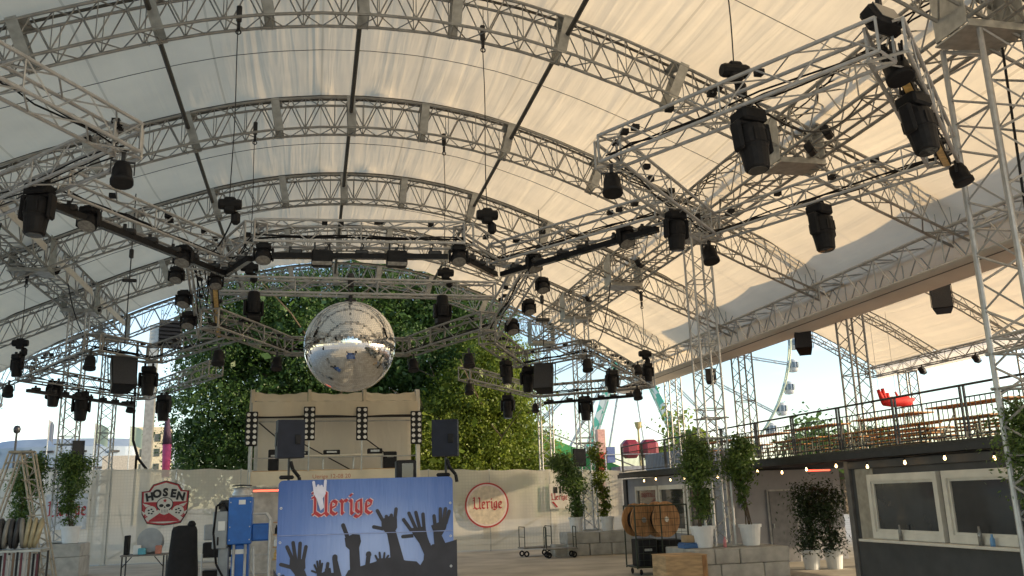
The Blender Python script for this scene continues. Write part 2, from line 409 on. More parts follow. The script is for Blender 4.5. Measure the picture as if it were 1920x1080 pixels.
# ------------------------------------------------------------------ towers
def tower(label, x, y, z0, z1, w=.52, bay=.42, mt=None, group='lattice support towers', brace=True):
    t = truss('support_tower', label, 'tower', group, (x, y, z0), (x, y, z1), w, w, bay, .031 if w < .7 else .042, .014 if w < .7 else .019, mt or ALU, up=Vector((0, 1, 0)))
    MB().box((0, 0, .015), (w+.24, w+.24, .03)).build('base_plate', STEEL, t)
    if brace:
        for zz in (2.6, 3.1): 
            m = MB()
            for a in (-1, 1):
                m.tube((-w/2-.1, a*w/2, zz), (w/2+.1, a*w/2, zz), .022, 6); m.tube((a*w/2, -w/2-.1, zz), (a*w/2, w/2+.1, zz), .022, 6)
            m.build('collar', STEEL, t)
    return t
tower('nearest silver lattice tower at the right picture edge', 9.90, 10.2, .70, 8.60, .78)
tower('silver lattice tower standing among potted bamboo on the right concrete plinth', 9.84, 20.6, .70, 8.62)
tower('silver lattice tower between the leaning bushes in front of the right fence', 9.84, 31.3, .78, 8.62)
tower('silver lattice tower with bushes at its foot on the left concrete plinth', -7.9, 31.6, 1.05, 8.62)
tower('silver lattice tower behind the left plinth, next to the arena', -7.9, 36.8, 0, 8.62, mt=ALU2)
tower('silver lattice tower at the far right of the girder, by the green ramp', 9.84, 36.9, 0, 8.62, mt=ALU2)
tower('lattice tower on the terrace under the gutter, nearest to the viewer', 14.2, 20.7, 0, 6.57, .5, mt=ALU2)
tower('lattice tower on the terrace under the gutter, middle of three', 14.2, 27.0, 0, 6.57, .5, mt=ALU2)
tower('lattice tower on the terrace under the gutter, farthest of three', 14.2, 33.0, 0, 6.57, .5, mt=ALU2)
tower('slim lattice tower under the outer eaves beside the red hanging figure', 20.9, 27.4, 2.8, 6.0, .45, mt=ALU2, brace=False)
tower('slim lattice tower under the outer eaves behind the nearest tower', 20.9, 21.8, 2.8, 6.0, .45, mt=ALU2, brace=False)

# ------------------------------------------------------------------ second, smaller roof over the terrace
P2 = [(14.7, 7.2), (15.1, 8.0), (15.7, 8.45), (16.4, 8.38), (17.2, 8.08), (18, 7.72), (18.7, 7.4), (19.3, 7.1), (20, 6.7), (20.9, 6.18)]
r2 = thing('terrace_roof', 'small fabric barrel roof over the terrace on the right', 'roof', (0, 0, 0))
Y2 = [4.0, 7.8, 11.6, 15.2, 18.8, 22.2, 25.8, 29.4]
for Y0, Y1 in zip(Y2[:-1], Y2[1:]):
    vs = []
    for j in range(7):
        v = j/6
        for x, z in P2: vs.append((x, Y0+(Y1-Y0)*v, z+.34-.12*4*v*(1-v)))
    n = len(P2); MB().add(vs, [(j*n+i, j*n+i+1, (j+1)*n+i+1, (j+1)*n+i) for j in range(6) for i in range(n-1)]).build('membrane_panel', ROOF, r2, True)
L2 = {29.4: 'curved lattice arch at the far end of the terrace roof against the sky', 25.8: 'second curved lattice arch of the terrace roof from its far end', 22.2: 'third curved lattice arch of the terrace roof from its far end'}
for Y in Y2[2:]:
    root = thing('terrace_arch', L2.get(Y, {18.8: 'curved lattice arch of the terrace roof above the nearest terrace tower', 15.2: 'curved lattice arch of the terrace roof hidden by the gutter'}.get(Y, 'nearest curved lattice arch of the terrace roof')), 'roof truss', (0, Y, 0), 0, 'terrace roof arches')
    fine = []
    for (x0, z0), (x1, z1) in zip(P2[:-1], P2[1:]):
        for k in range(3): fine.append((x0+(x1-x0)*k/3, z0+(z1-z0)*k/3))
    fine.append(P2[-1])
    for dy in (-.15, .15):
        for dz in (0, .28): MB().path([(x, dy, z+dz) for x, z in fine], .024, 5).build('chord', ALU2, root)
    lb = MB()
    for i in range(len(fine)-1):
        (x0, z0), (x1, z1) = fine[i], fine[i+1]; a, b = ((0, .28) if i % 2 else (.28, 0))
        for dy in (-.15, .15): lb.tube((x0, dy, z0+a), (x1, dy, z1+b), .012, 4)
        lb.tube((x0, -.15 if i % 2 else .15, z0), (x1, .15 if i % 2 else -.15, z1), .012, 4)
    lb.build('lattice', ALU2, root)
eb2 = truss('eaves_beam', 'lattice eaves beam along the outer edge of the terrace roof', 'girder', 'eaves beams', (20.9, 4, 6.25), (20.9, 29.6, 6.25), .34, .34, .45, .024, .012, ALU2)
v2 = MB(); v2.add([(.02, 0, .26), (.32, 0, .10), (.34, 0, -.24), (.02, 25.6, .26), (.32, 25.6, .10), (.34, 25.6, -.24)], [(0, 1, 4, 3), (1, 2, 5, 4)])
v2.build('valance', GUTTER, eb2)
vv = MB(); vv.box((14.72, 17, 7.0), (.06, 25, .28)); vv.build('edge_strip', GUTTER, r2)

# ================================================================== LIGHTING RIG
def rig(z, a, b, label, cable=True, m=None): 
    return truss('lighting_truss', label, 'lighting truss', 'lighting trusses', (*a, z), (*b, z), .40, .40, .5, .026, .012, m or ALU, cable=cable)
c1, c2, c3, c4 = (4.05, 11.11), (7.19, 14.44), (9.01, 10.38), (6.08, 7.57)
d1, d2, d3, d4 = (-2.5, 11.64), (-5.7, 15.1), (-7.6, 11.0), (-4.6, 7.9)
NR, NL, A_, B_, e3, e4 = (3.55, 16.71), (-1.69, 17.22), (-1.1, 15.69), (2.66, 15.40), (5.79, 13.38), (-3.83, 13.52)
ZU = 6.8
rig(ZU, c1, c4, 'lighting truss carrying the big moving head below the chain hoist, upper right')
rig(ZU, c1, c2, 'short lighting truss from the hanging corner spotlight down to the right tower top', True)
rig(ZU, c2, c3, 'lighting truss sloping up to the right above a single moving head')
rig(ZU, c4, c3, 'lighting truss with the amber-lit batten at the upper right')
rig(ZU, d1, d4, 'lighting truss leaving the top left picture edge, ending at a small spotlight')
rig(ZU, d1, d2, 'lighting truss in the upper left with a moving head beneath it')
rig(ZU, d2, d3, 'lighting truss of the left square beyond the picture edge'); rig(ZU, d3, d4, 'outermost lighting truss of the left square, out of view')
rig(ZU, e4, NL, 'long lighting truss with a black batten slanting towards the left notch')
rig(ZU, e3, NR, 'long lighting truss with a black batten slanting towards the right notch')
rig(ZU, NL, A_, 'short lighting truss left of the straight front truss')
rig(ZU, A_, B_, 'straight front lighting truss above the mirror ball')
rig(ZU, B_, NR, 'short lighting truss right of the straight front truss')
truss('lighting_truss', 'plain cross truss directly above the mirror ball', 'lighting truss', 'lighting trusses', (-2.45, 20.8, 7.06), (4.35, 20.8, 7.06), .34, .36, .5, .03, .013, ALU)
truss('lighting_truss', 'steep lighting truss full of lamps left of the mirror ball', 'lighting truss', 'lighting trusses', (-2.35, 17.9, 6.85), (-2.42, 20.7, 5.95), .40, .40, .5, .026, .012, ALU, cable=True)
truss('lighting_truss', 'steep lighting truss full of lamps right of the mirror ball', 'lighting truss', 'lighting trusses', (4.45, 17.7, 6.85), (4.12, 20.5, 5.95), .40, .40, .5, .026, .012, ALU, cable=True)
ZL = 5.85
la, lb_, lc, ld, le, lg = (-2.18, 18.81), (-1.36, 20.65), (-.75, 22.15), (2.36, 22.15), (2.89, 20.7), (3.75, 18.7)
lh, li, lj, lk, lm, ln = (4.05, 20.4), (5.8, 24.26), (7.1, 22.04), (11.58, 28.97), (8.07, 31.64), (4.58, 26.87)
lo, lp, lq, lr, lt, lu = (-1.78, 20.0), (-4.03, 23.55), (-5.11, 21.88), (-8.05, 26.94), (-5.7, 31.8), (-2.76, 25.85)
for a, b, lab in ((la, lb_, 'lower ring truss left of the mirror ball, sloping side'), (lb_, lc, 'lower ring truss touching the left edge of the mirror ball'),
                  (lc, ld, 'lower ring truss hidden behind the mirror ball'), (ld, le, 'lower ring truss touching the right edge of the mirror ball'), (le, lg, 'lower ring truss right of the mirror ball, sloping side'),
                  (lh, li, 'lower truss from the ring towards the right-hand cluster'), (li, lj, 'lower truss above the hanging speaker on the right'), (lj, lk, 'lower right truss running out to the far chain hoist'),
                  (lk, lm, 'lower right truss above the black batten'), (lm, ln, 'lower right truss in front of the bright foliage'),
                  (lo, lp, 'lower truss from the ring towards the left-hand cluster'), (lp, lq, 'lower truss above the hanging speaker on the left'), (lq, lr, 'lower left truss running out to the left chain hoist'),
                  (lr, lt, 'lower left truss above the black batten'), (lt, lu, 'lower left truss whose end sticks out in front of the dark tree')):
    rig(ZL, a, b, lab, a not in (lt, lm), ALU2)

# ---- fixture prototypes (hanging point at the origin, hanging down)
def proto(name, cat):
    return thing(name, '', cat)
def pr_moving_head():
    p = proto('moving_head_light', 'spotlight')
    b = MB(); b.cbox((0, 0, -.16), (.36, .30, .18), .03); b.box((-.10, 0, -.035), (.05, .08, .10)); b.box((.10, 0, -.035), (.05, .08, .10)); b.build('base', BLK, p)
    y = MB()
    for s in (-1, 1):
        y.cbox((s*.215, 0, -.43), (.07, .18, .40), .03)
    y.cbox((0, 0, -.265), (.46, .16, .05), .015); y.build('yoke', BLK, p)
    h = MB(); h.lathe([(.10, -.28), (.165, -.30), (.185, -.38), (.19, -.55), (.178, -.56), (.178, -.60), (.17, -.62), (.158, -.74), (.15, -.84), (.135, -.86)], 18)
    for k in range(6): h.box((math.cos(k*1.05)*.186, math.sin(k*1.05)*.186, -.46), (.03, .03, .16))
    h.build('head', BLK, p); MB().lathe([(.0, -.8605), (.12, -.8605), (.12, -.872), (.0, -.874)], 18).build('lens', GLASSD, p)
    return p
def pr_wash():
    p = proto('wash_light', 'spotlight')
    b = MB(); b.cbox((0, 0, -.10), (.34, .26, .14), .03); b.box((0, 0, -.02), (.22, .06, .06)); b.build('base', BLK, p)
    y = MB()
    for s in (-1, 1): y.cbox((s*.215, 0, -.29), (.05, .14, .32), .02)
    y.cbox((0, 0, -.17), (.46, .14, .04), .01); y.build('yoke', BLK, p)
    M = Matrix.Rotation(R(-26), 3, 'X'); h = MB()
    h.lathe([(.06, .17), (.14, .15), (.185, .05), (.195, -.09), (.185, -.13)], 20, M, (0, 0, -.33)); h.build('head', BLK, p, True)
    MB().lathe([(.0, -.131), (.168, -.131), (.168, -.142), (.0, -.146)], 20, M, (0, 0, -.33)).build('lens', LENS, p)
    return p
def pr_par():
    p = proto('par_spotlight', 'spotlight')
    b = MB(); b.box((0, 0, -.05), (.05, .05, .12)); b.box((0, 0, -.12), (.30, .03, .02))
    for s in (-1, 1): b.box((s*.145, 0, -.20), (.015, .035, .18))
    b.build('yoke', BLKM, p)
    M = Matrix.Rotation(R(-16), 3, 'X')
    MB().lathe([(.05, .15), (.10, .13), (.125, .04), (.13, -.10), (.145, -.11), (.145, -.17), (.13, -.172)], 16, M, (0, 0, -.28)).build('can', BLK, p, True)
    MB().lathe([(.0, -.160), (.124, -.160), (.124, -.164), (.0, -.166)], 16, M, (0, 0, -.28)).build('lens', GLASSD, p)
    return p
def pr_blinder():
    p = proto('blinder_light', 'floodlight')
    b = MB(); b.box((-.14, 0, -.06), (.03, .05, .16)); b.box((.14, 0, -.06), (.03, .05, .16)); b.build('bracket', BLKM, p)
    MB().cbox((0, 0, -.29), (.40, .26, .30), .03).build('housing', BLK, p)
    M = Matrix.Rotation(R(20), 3, 'X'); MB().box((0, -.126, -.41), (.37, .02, .07), M).build('lens', LENS, p)
    t = MB()
    for k in range(7): t.box((-.15+.05*k, .02, -.135), (.018, .2, .02))
    t.build('cooling_fins', BLKM, p); return p
def pr_flood():
    p = proto('floodlight', 'floodlight')
    b = MB(); b.box((0, 0, -.05), (.04, .04, .14)); b.build('bracket', BLKM, p)
    M = Matrix.Rotation(R(-25), 3, 'X'); MB().cbox((0, 0, -.2), (.34, .16, .24), .03, M).build('housing', BLK, p)
    MB().box(M @ Vector((0, -.086, 0)) + Vector((0, 0, -.2)), (.29, .012, .19), M).build('lens', GLASSD, p); return p
MH, WA, PAR, BLI, FLO = pr_moving_head(), pr_wash(), pr_par(), pr_blinder(), pr_flood()
GH, GW, GP, GB, GF = 'hanging moving head lights', 'round wash lights on the front trusses', 'small hanging par spotlights', 'box blinders on the front truss', 'small floodlights'
zt = 6.60
for loc, lab, rz, ti, sc in (((5.19, 9.13, 6.66), 'big moving head hanging straight below the chain hoist at upper right', .2, R(-6), 1.02),
        ((6.95, 8.36, 6.62), 'moving head hanging beside the amber batten, upper right', .3, R(-8), .95),
        ((8.14, 12.33, 6.66), 'moving head hanging alone below the right sloping truss', .4, R(-4), 1.0),
        ((5.93, 13.11, 6.72), 'moving head hanging over the top of the right-hand plinth tower', .1, R(4), .86),
        ((-3.99, 13.25, 6.74), 'large moving head hanging at the far left under the upper truss', -.3, R(-3), .98)):
    place(MH, loc, lab, GH, rz, ti, sc)
zb = 5.64
for loc, lab, sc in (((-7.51, 28.06, zb+.2), 'moving head on the left black batten, first from the left', .95), ((-7.0, 29.1, zb), 'moving head hanging lowest on the left batten', 1.1),
        ((-4.18, 23.78, zb), 'moving head right of the left hanging speaker', .95), ((-4.73, 29.84, zb), 'moving head below the end of the lower left truss by the tree', 1.05),
        ((-8.05, 26.3, 6.35), 'moving head hanging under the left chain hoist', .8),
        ((6.57, 29.59, zb-.1), 'moving head hanging alone in front of the bright foliage', 1.0), ((5.94, 24.02, zb+.05), 'moving head left of the right hanging speaker', .92),
        ((9.65, 30.44, zb-.05), 'moving head crossing the middle of the right batten', 1.1), ((8.58, 24.33, zb), 'moving head below the middle of the lower right truss', .85),
        ((10.5, 26.3, 6.15), 'moving head hanging under the far right chain hoist', .75), ((5.0, 22.7, zb), 'moving head on the truss between ring and right cluster', .8)):
    place(MH, loc, lab, GH, random.uniform(-.6, .6), R(random.uniform(-5, 5)), sc)
for loc, lab, rz, sc in (((-.95, 15.62, zt), 'wash light at the left end of the front truss', 0, .9), ((2.55, 15.35, zt), 'wash light at the right end of the front truss', 0, .9),
        ((-3.50, 14.05, zt+.05), 'wash light near the outer end of the left batten', -.3, .92), ((-2.36, 16.0, zt+.02), 'wash light near the inner end of the left batten', -.3, .92),
        ((4.12, 15.86, zt+.05), 'wash light near the inner end of the right batten', .4, .92), ((5.35, 14.03, zt+.08), 'wash light near the outer end of the right batten', .4, .95),
        ((-2.75, 17.9, 6.72), 'top wash light on the outside of the left steep truss', -.2, .8), ((-2.7, 18.7, 6.42), 'middle wash light on the outside of the left steep truss', -.2, .85), ((-2.72, 19.7, 6.18), 'lowest wash light on the outside of the left steep truss', -.2, .9),
        ((-2.0, 17.9, 6.62), 'wash light on the inside of the left steep truss', .2, .8), ((4.85, 18.0, 6.72), 'top wash light on the outside of the right steep truss', .2, .85), ((4.75, 18.9, 6.42), 'middle wash light on the outside of the right steep truss', .2, .85), ((4.55, 19.8, 6.15), 'lowest wash light on the outside of the right steep truss', .2, .9)):
    place(WA, loc, lab, GW, rz, 0, sc*.84)
for loc, lab, rz in (((.08, 15.58, zt), 'left one of two box blinders on the front truss', 0), ((1.42, 15.48, zt), 'right one of two box blinders on the front truss', 0)):
    place(BLI, loc, lab, GB, rz, 0, .95)
for loc, lab, rz, sc in (((-2.53, 11.58, 6.58), 'small spotlight at the corner of the upper left truss', .3, 1.0), ((4.07, 11.07, 6.58), 'small spotlight at the left corner of the upper right square', -.3, 1.0),
        ((7.17, 14.48, 6.62), 'small spotlight beside the top of the right plinth tower', .2, 1.05), ((-3.62, 9.7, 6.92), 'spotlight cut by the left picture edge on the upper truss', -.6, 1.2),
        ((6.45, 7.93, 7.0), 'spotlight on the corner below the square floodlight', .3, 1.1), ((9.2, 10.3, 6.72), 'spotlight at the lower end of the amber batten', .6, 1.0),
        ((-5.97, 31.24, 5.66), 'small spotlight hanging below the left batten end', 0, 1.1), ((-5.14, 21.83, 5.66), 'small spotlight at the bend of the lower left truss', 0, 1.0), ((-8.3, 26.6, 5.6), 'small spotlight at the outer left end of the lower truss', 0, 1.0),
        ((-2.01, 19.2, 5.36), 'first par lamp under the lower ring, left of the ball', 0, .95), ((-.91, 21.7, 5.62), 'second par lamp under the lower ring, next to the ball on its left', 0, .95),
        ((2.43, 21.9, 5.62), 'par lamp under the lower ring next to the ball on its right', 0, .95), ((3.43, 19.45, 5.36), 'par lamp under the lower ring farther right of the ball', 0, .95),
        ((7.08, 22.01, 5.66), 'small spotlight at the bend of the lower right truss', 0, 1.0), ((8.05, 31.6, 5.5), 'small spotlight at the left end of the right batten', 0, .95), ((4.75, 27.0, 5.66), 'small spotlight at the truss end over the foliage', 0, 1.0),
        ((10.9, 28.4, 5.66), 'small spotlight at the outer end of the lower right truss', 0, 1.1), ((9.9, 25.6, 6.05), 'small spotlight standing up on the lower right truss', 0, .9)):
    place(PAR, loc, lab, GP, rz, 0, sc)
for loc, lab, rz, sc in (((6.1, 7.62, 7.32), 'square floodlight on top of the upper right corner', .3, 1.25), ((9.35, 13.6, 8.72), 'small floodlight clamped to the right girder, upper one', .8, .9), ((9.35, 14.2, 8.62), 'small floodlight clamped to the right girder, lower one', .8, .9),
        ((9.3, 23.4, 8.8), 'floodlight on the right girder between the first two plinth towers', .8, .9), ((9.3, 28.4, 8.85), 'floodlight on the right girder above the middle tower', .8, .8),
        ((-7.4, 26.6, 8.95), 'floodlight on the left girder beside the first sleeve box', -.8, .9), ((-7.4, 31.9, 8.95), 'floodlight on the left girder beside the second sleeve box', -.8, .8),
        ((20.6, 26.2, 6.05), 'floodlight under the outer terrace eaves, far one', .6, 1.0), ((20.6, 23.6, 6.05), 'floodlight under the outer terrace eaves, near one', .6, 1.0)):
    place(FLO, loc, lab, GF, rz, 0, sc)
# standing heads on the ring
for x, y, lab in ((-1.42, 20.45, 'upright moving head standing on the lower ring left of the ball'), (2.98, 20.45, 'upright moving head standing on the lower ring right of the ball')):
    o = place(MH, (x, y, 6.05), lab, 'upright moving heads on the ring', .2, R(180), .9)

# ---- battens (black LED bars hung under the trusses)
def batten(a, b, lab, lit=False):
    a, b = Vector(a), Vector(b); t = thing('led_batten', lab, 'light bar', a, 0, 'black light battens'); d = b-a
    MB().bar((0, 0, 0), d, .12, .09).build('housing', BLK, t)
    n = max(3, int(d.length/.55)); k = MB(); le_ = MB(); rnd = random.Random(lab); sd = d.cross(Vector((0, 0, 1))).normalized()
    for i in range(n):
        p = d*((i+.5)/n); k.box(p+Vector((0, 0, .10)), (.05, .05, .14)); k.cbox(p+d.normalized()*rnd.uniform(-.1, .1)+Vector((0, 0, .07)), (.24, .12, .09), .02)
        if rnd.random() < .5: k.path([p+Vector((0, 0, .08)), p+Vector((.05, .02, .22)), p+Vector((-.04, .05, .30))], .012, 4)
    k.build('clamps', BLKM, t)['kind'] = 'stuff'
    MB().bar(Vector((0, 0, -.05)), d+Vector((0, 0, -.05)), .09, .008).build('lens_strip', AMBER if lit else GLASSD, t)  # amber strip colour stands in for golden light; it emits nothing
    return t
batten((-.8, 15.6, 6.36), (2.35, 15.35, 6.36), 'black batten under the straight front truss')
batten((-3.85, 13.4, 6.42), (-1.75, 17.0, 6.36), 'black batten under the long left slanting truss')
batten((-1.75, 17.15, 6.38), (-1.2, 15.9, 6.38), 'short black batten left of the front truss')
batten((3.62, 16.5, 6.36), (5.7, 13.4, 6.42), 'black batten under the long right slanting truss')
batten((2.75, 15.6, 6.38), (3.5, 16.6, 6.38), 'short black batten right of the front truss')
batten((6.55, 7.95, 6.60), (9.05, 10.35, 6.62), 'amber-tinted batten at the upper right corner', True)
batten((-7.9, 26.9, 5.36), (-5.9, 31.1, 5.36), 'black batten below the lower left truss')
batten((8.3, 31.2, 5.36), (11.2, 29.0, 5.38), 'black batten below the lower right truss')
batten((-2.05, 18.3, 6.45), (-2.15, 20.4, 5.80), 'amber-tinted batten on the left steep truss', True)
# ---- chain hoists
def hoist(x, y, ztop, zbot, lab, bridle=False):
    t = thing('chain_hoist', lab, 'chain hoist', (x, y, zbot), 0, 'chain hoists')
    rnd = random.Random(lab); H = ztop-zbot
    m = MB(); m.cbox((0, 0, .22), (.20, .16, .30), .03); m.lathe([(.085, -.2), (.10, -.16), (.10, .16), (.085, .2)], 12, Matrix.Rotation(R(90), 3, 'Y'), (0, 0, .24)); m.build('motor', BLK, t)
    MB().cbox((.10, .06, .0), (.16, .14, .24), .05).build('chain_bag', BLK, t)
    pts = []
    for i in range(9): 
        u = i/8; pts.append((.012*math.sin(u*7+x), .01*math.sin(u*5+y), .36+(H-.7)*u))
    c = MB().path(pts, .010, 5); c.build('chain', BLKM, t)
    hk = MB(); hk.cbox((0, 0, H-.14), (.10, .08, .34), .02); hk.box((0, 0, H-.40), (.06, .05, .14)); hk.torus((0, 0, H-.52), .045, .014, 10, 6, 'y'); hk.build('hook', BLKM, t)
    if bridle:
        b = MB(); b.tube((0, 0, H-.1), (-.32, 0, H+.35), .018, 5); b.tube((0, 0, H-.1), (.32, 0, H+.35), .018, 5); b.build('bridle_sling', BLK, t)
    return t
hoist(-1.55, 15.5, 11.2, 7.02, 'chain hoist on the nearest arch, left one, long chain')
hoist(3.14, 15.5, 11.25, 7.02, 'chain hoist on the nearest arch, right one, long chain')
hoist(-1.57, 20.8, 11.2, 7.26, 'chain hoist on the second arch, left one')
hoist(3.12, 20.8, 11.2, 7.26, 'chain hoist on the second arch, right one')
hoist(5.62, 10.1, 10.7, 7.45, 'chain hoist with its motor above the big upper right moving head')
hoist(10.4, 26.2, 8.45, 6.15, 'chain hoist on a sling below the right girder', True)
hoist(-8.0, 26.2, 8.75, 6.35, 'chain hoist on a forked sling below the left girder', True)
# ---- hanging loudspeakers
def speaker(loc, lab, rz, tilt, sc=1.0, hang=.5, group='hanging loudspeakers'):
    t = thing('loudspeaker', lab, 'loudspeaker', loc, rz, group); t.rotation_euler = (tilt, 0, rz); t.scale = (sc,)*3
    p = [(-.29, -.25), (.29, -.25), (.20, .25), (-.20, .25)]
    n = 4; vs = [(x, y, z) for z in (-.40, .40) for x, y in p]
    MB().add(vs, [(3, 2, 1, 0), (4, 5, 6, 7)]+[(i, (i+1) % 4, 4+(i+1) % 4, 4+i) for i in range(4)]).build('cabinet', BLK, t)
    MB().cbox((0, -.262, 0), (.54, .02, .76), .008).build('grille', GRILLE, t)
    b = MB(); b.box((-.31, 0, .1), (.02, .05, .7)); b.box((.31, 0, .1), (.02, .05, .7)); b.box((0, 0, .46), (.64, .05, .02)); b.tube((0, 0, .46), (0, 0, .46+hang), .012, 5); b.build('bracket', BLKM, t)
    return t
speaker((-4.62, 22.75, 5.22), 'black loudspeaker hanging tilted in the lower left rig', .45, R(-20), 1.0, .3)
speaker((6.3, 23.5, 5.22), 'black loudspeaker hanging in the lower right rig beside the tree', -.5, R(-14), .95, .3)
speaker((17.9, 21.5, 7.28), 'black loudspeaker hanging under the terrace roof', -.7, R(-12), .95, .5)
speaker((13.75, 22.3, 6.10), 'black loudspeaker hanging below the gutter near the observation wheel', -.6, R(-25), .8, .3)
speaker((13.3, 27.6, 5.85), 'small black loudspeaker below the gutter behind the right plinth tower', -.4, R(-12), .6, .8)
speaker((9.45, 31.0, 3.35), 'tall black column loudspeaker on the middle tower above the bushes', 0, 0, .8, .1)
speaker((-7.45, 31.0, 3.95), 'black loudspeaker clamped to the left plinth tower above the bushes', .3, R(-10), .62, .1)

# ---- mirror ball
ball = thing('mirror_ball', 'huge mirror ball hanging in the middle of the rig', 'mirror ball', (.80, 20.8, 5.62))
rb = 1.08; tl = MB(); rnd = random.Random(3)
for j in range(72):
    t0, t1 = math.pi*j/72, math.pi*(j+1)/72; tm = (t0+t1)/2; n = max(6, int(144*math.sin(tm)))
    for i in range(n):
        a0, a1 = 2*math.pi*i/n, 2*math.pi*(i+.96)/n; t1b = t0+(t1-t0)*.96
        jit = [rnd.gauss(0, .00026) for _ in range(4)]
        q = []
        for (tt, aa), dj in zip(((t0, a0), (t1b, a0), (t1b, a1), (t0, a1)), jit):
            rr = rb + dj; q.append((rr*math.sin(tt)*math.cos(aa), rr*math.sin(tt)*math.sin(aa), rr*math.cos(tt)))
        o = len(tl.v); tl.v += q; tl.f.append((o, o+1, o+2, o+3))
to = tl.build('mirror_tiles', mat('mirror_tile_glass', (.86, .87, .88), .07, 1.0, .03, 3), ball); to['kind'] = 'stuff'
MB().lathe([((rb-.008)*math.sin(math.pi*i/40), (rb-.008)*math.cos(math.pi*i/40)) for i in range(1, 40)], 64).build('core', mat('ball_core', (.16, .16, .16), .5, 0), ball, True)
hk = MB(); hk.lathe([(.14, 1.07), (.14, 1.13), (.05, 1.16), (.05, 1.24)], 14); hk.tube((0, 0, 1.2), (0, 0, 1.36), .03, 8); hk.torus((0, 0, 1.42), .06, .018, 12, 6, 'y'); hk.cbox((0, 0, 1.62), (.14, .14, .36), .03); hk.build('suspension', BLKM, ball)

# ================================================================== PLANTS
def leaves(mb, c, rx, ry, rz, n, s, rnd, clump=26, hollow=.55, sp=.22, asp=.30):
    """leaf-sized quads gathered in clumps through an ellipsoid"""
    cl = []
    while len(cl) < max(3, n//clump):
        p = Vector((rnd.uniform(-1, 1), rnd.uniform(-1, 1), rnd.uniform(-1, 1))); L = p.length
        if L > 1 or (L < hollow and rnd.random() < .75): continue
        cl.append((Vector((c[0]+p.x*rx, c[1]+p.y*ry, c[2]+p.z*rz)), rnd.uniform(.6, 1.25)))
    for i in range(n):
        cc, k = cl[i % len(cl)]
        o = Vector((rnd.gauss(0, 1), rnd.gauss(0, 1), rnd.gauss(0, .8)))*(sp*k*min(rx, rz, 2.6*s*3))
        p = cc+o; d = (o.normalized()*.9 + Vector((0, 0, .45)) + Vector((rnd.gauss(0, .55), rnd.gauss(0, .55), rnd.gauss(0, .55)))).normalized()
        u = d.orthogonal().normalized(); u.rotate(Matrix.Rotation(rnd.uniform(0, 6.28), 3, d)); w = d.cross(u); q = s*rnd.uniform(.6, 1.3)
        mb.add([p-u*q*.5, p+w*q*asp, p+u*q*.5, p-w*q*asp], [(0, 1, 2, 3)])
LEAF_D = leafmat('shaded_linden_leaves', (.034, .078, .018), (.095, .175, .036), .36)  # darker linden copy, with the shade on the big crown put into the colour
LEAF_L = leafmat('sunlit_linden_leaves', (.09, .145, .016), (.27, .33, .04), .48)  # brighter linden copy, with sunlight on the crown put into the leaf colour
LEAF_B = leafmat('bamboo_leaves', (.05, .10, .025), (.15, .23, .05), .38)
LEAF_Y = leafmat('yellow_green_bush_leaves', (.06, .10, .012), (.22, .27, .03), .45)
LEAF_O = leafmat('dark_laurel_leaves', (.012, .028, .010), (.035, .065, .02), .2)
BARK = mat('bark', (.10, .075, .05), .9, 0, .3, 6, .6, 20)
def tree(lab, x, y, h, blobs, lm, n, ls, seed):
    t = thing('tree', lab, 'tree', (x, y, 0), 0, 'trees behind the fence'); rnd = random.Random(seed)
    tr = MB(); tr.tube((0, 0, 0), (.1, 0, h*.35), .42, 10, .32); tr.tube((.1, 0, h*.35), (.2, .1, h*.75), .32, 8, .12)
    for k in range(11):
        a = k*2.4; z = h*(.28+.045*k); L = h*.30*rnd.uniform(.7, 1.2)
        e = (math.cos(a)*L, math.sin(a)*L, z+L*.55); tr.tube((.1, 0, z), e, .13, 6, .04)
        for q in range(2): tr.tube(e, (e[0]*1.3+rnd.uniform(-.8, .8), e[1]*1.3+rnd.uniform(-.8, .8), e[2]+rnd.uniform(.2, 1.4)), .045, 4, .015)
    tr.build('trunk', BARK, t)
    m = MB(); tot = sum(b[3]*b[4]*b[5] for b in blobs)
    for bx, by, bz, rx, ry, rz in blobs: leaves(m, (bx, by, bz), rx, ry, rz, int(n*rx*ry*rz/tot), ls, rnd, 150, .3, .40)
    for bx, by, bz, rx, ry, rz in blobs: leaves(m, (bx, by+.3, bz), rx*.72, ry*.6, rz*.72, int(n*.05*rx*ry*rz/tot), ls*3.4, rnd, 40, 0, .4)
    m.build('crown', lm, t)
    return t
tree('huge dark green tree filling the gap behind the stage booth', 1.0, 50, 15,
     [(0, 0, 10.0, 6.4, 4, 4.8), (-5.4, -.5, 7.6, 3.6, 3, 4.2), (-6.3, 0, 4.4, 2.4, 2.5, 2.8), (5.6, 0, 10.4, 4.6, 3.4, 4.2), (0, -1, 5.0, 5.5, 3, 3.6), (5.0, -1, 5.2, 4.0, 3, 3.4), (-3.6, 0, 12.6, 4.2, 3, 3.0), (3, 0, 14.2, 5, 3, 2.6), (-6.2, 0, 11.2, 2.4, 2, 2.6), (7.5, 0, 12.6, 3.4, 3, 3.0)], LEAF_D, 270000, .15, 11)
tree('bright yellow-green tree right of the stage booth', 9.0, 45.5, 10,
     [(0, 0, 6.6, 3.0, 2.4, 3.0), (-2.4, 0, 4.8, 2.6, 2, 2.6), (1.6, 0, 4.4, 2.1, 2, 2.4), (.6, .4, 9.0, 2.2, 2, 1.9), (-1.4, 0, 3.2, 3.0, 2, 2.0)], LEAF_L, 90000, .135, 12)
tree('small light tree beyond the terrace railing by the observation wheel', 44, 100, 11, [(0, 0, 6.6, 3.2, 3, 4.2)], LEAF_L, 2600, .7, 13)
tree('grey-green tree far beyond the benches on the terrace', 40, 62, 6.5, [(0, 0, 5.0, 4.5, 3, 1.9), (4, 0, 4.6, 3, 3, 1.8)], LEAF_B, 4500, .5, 14)
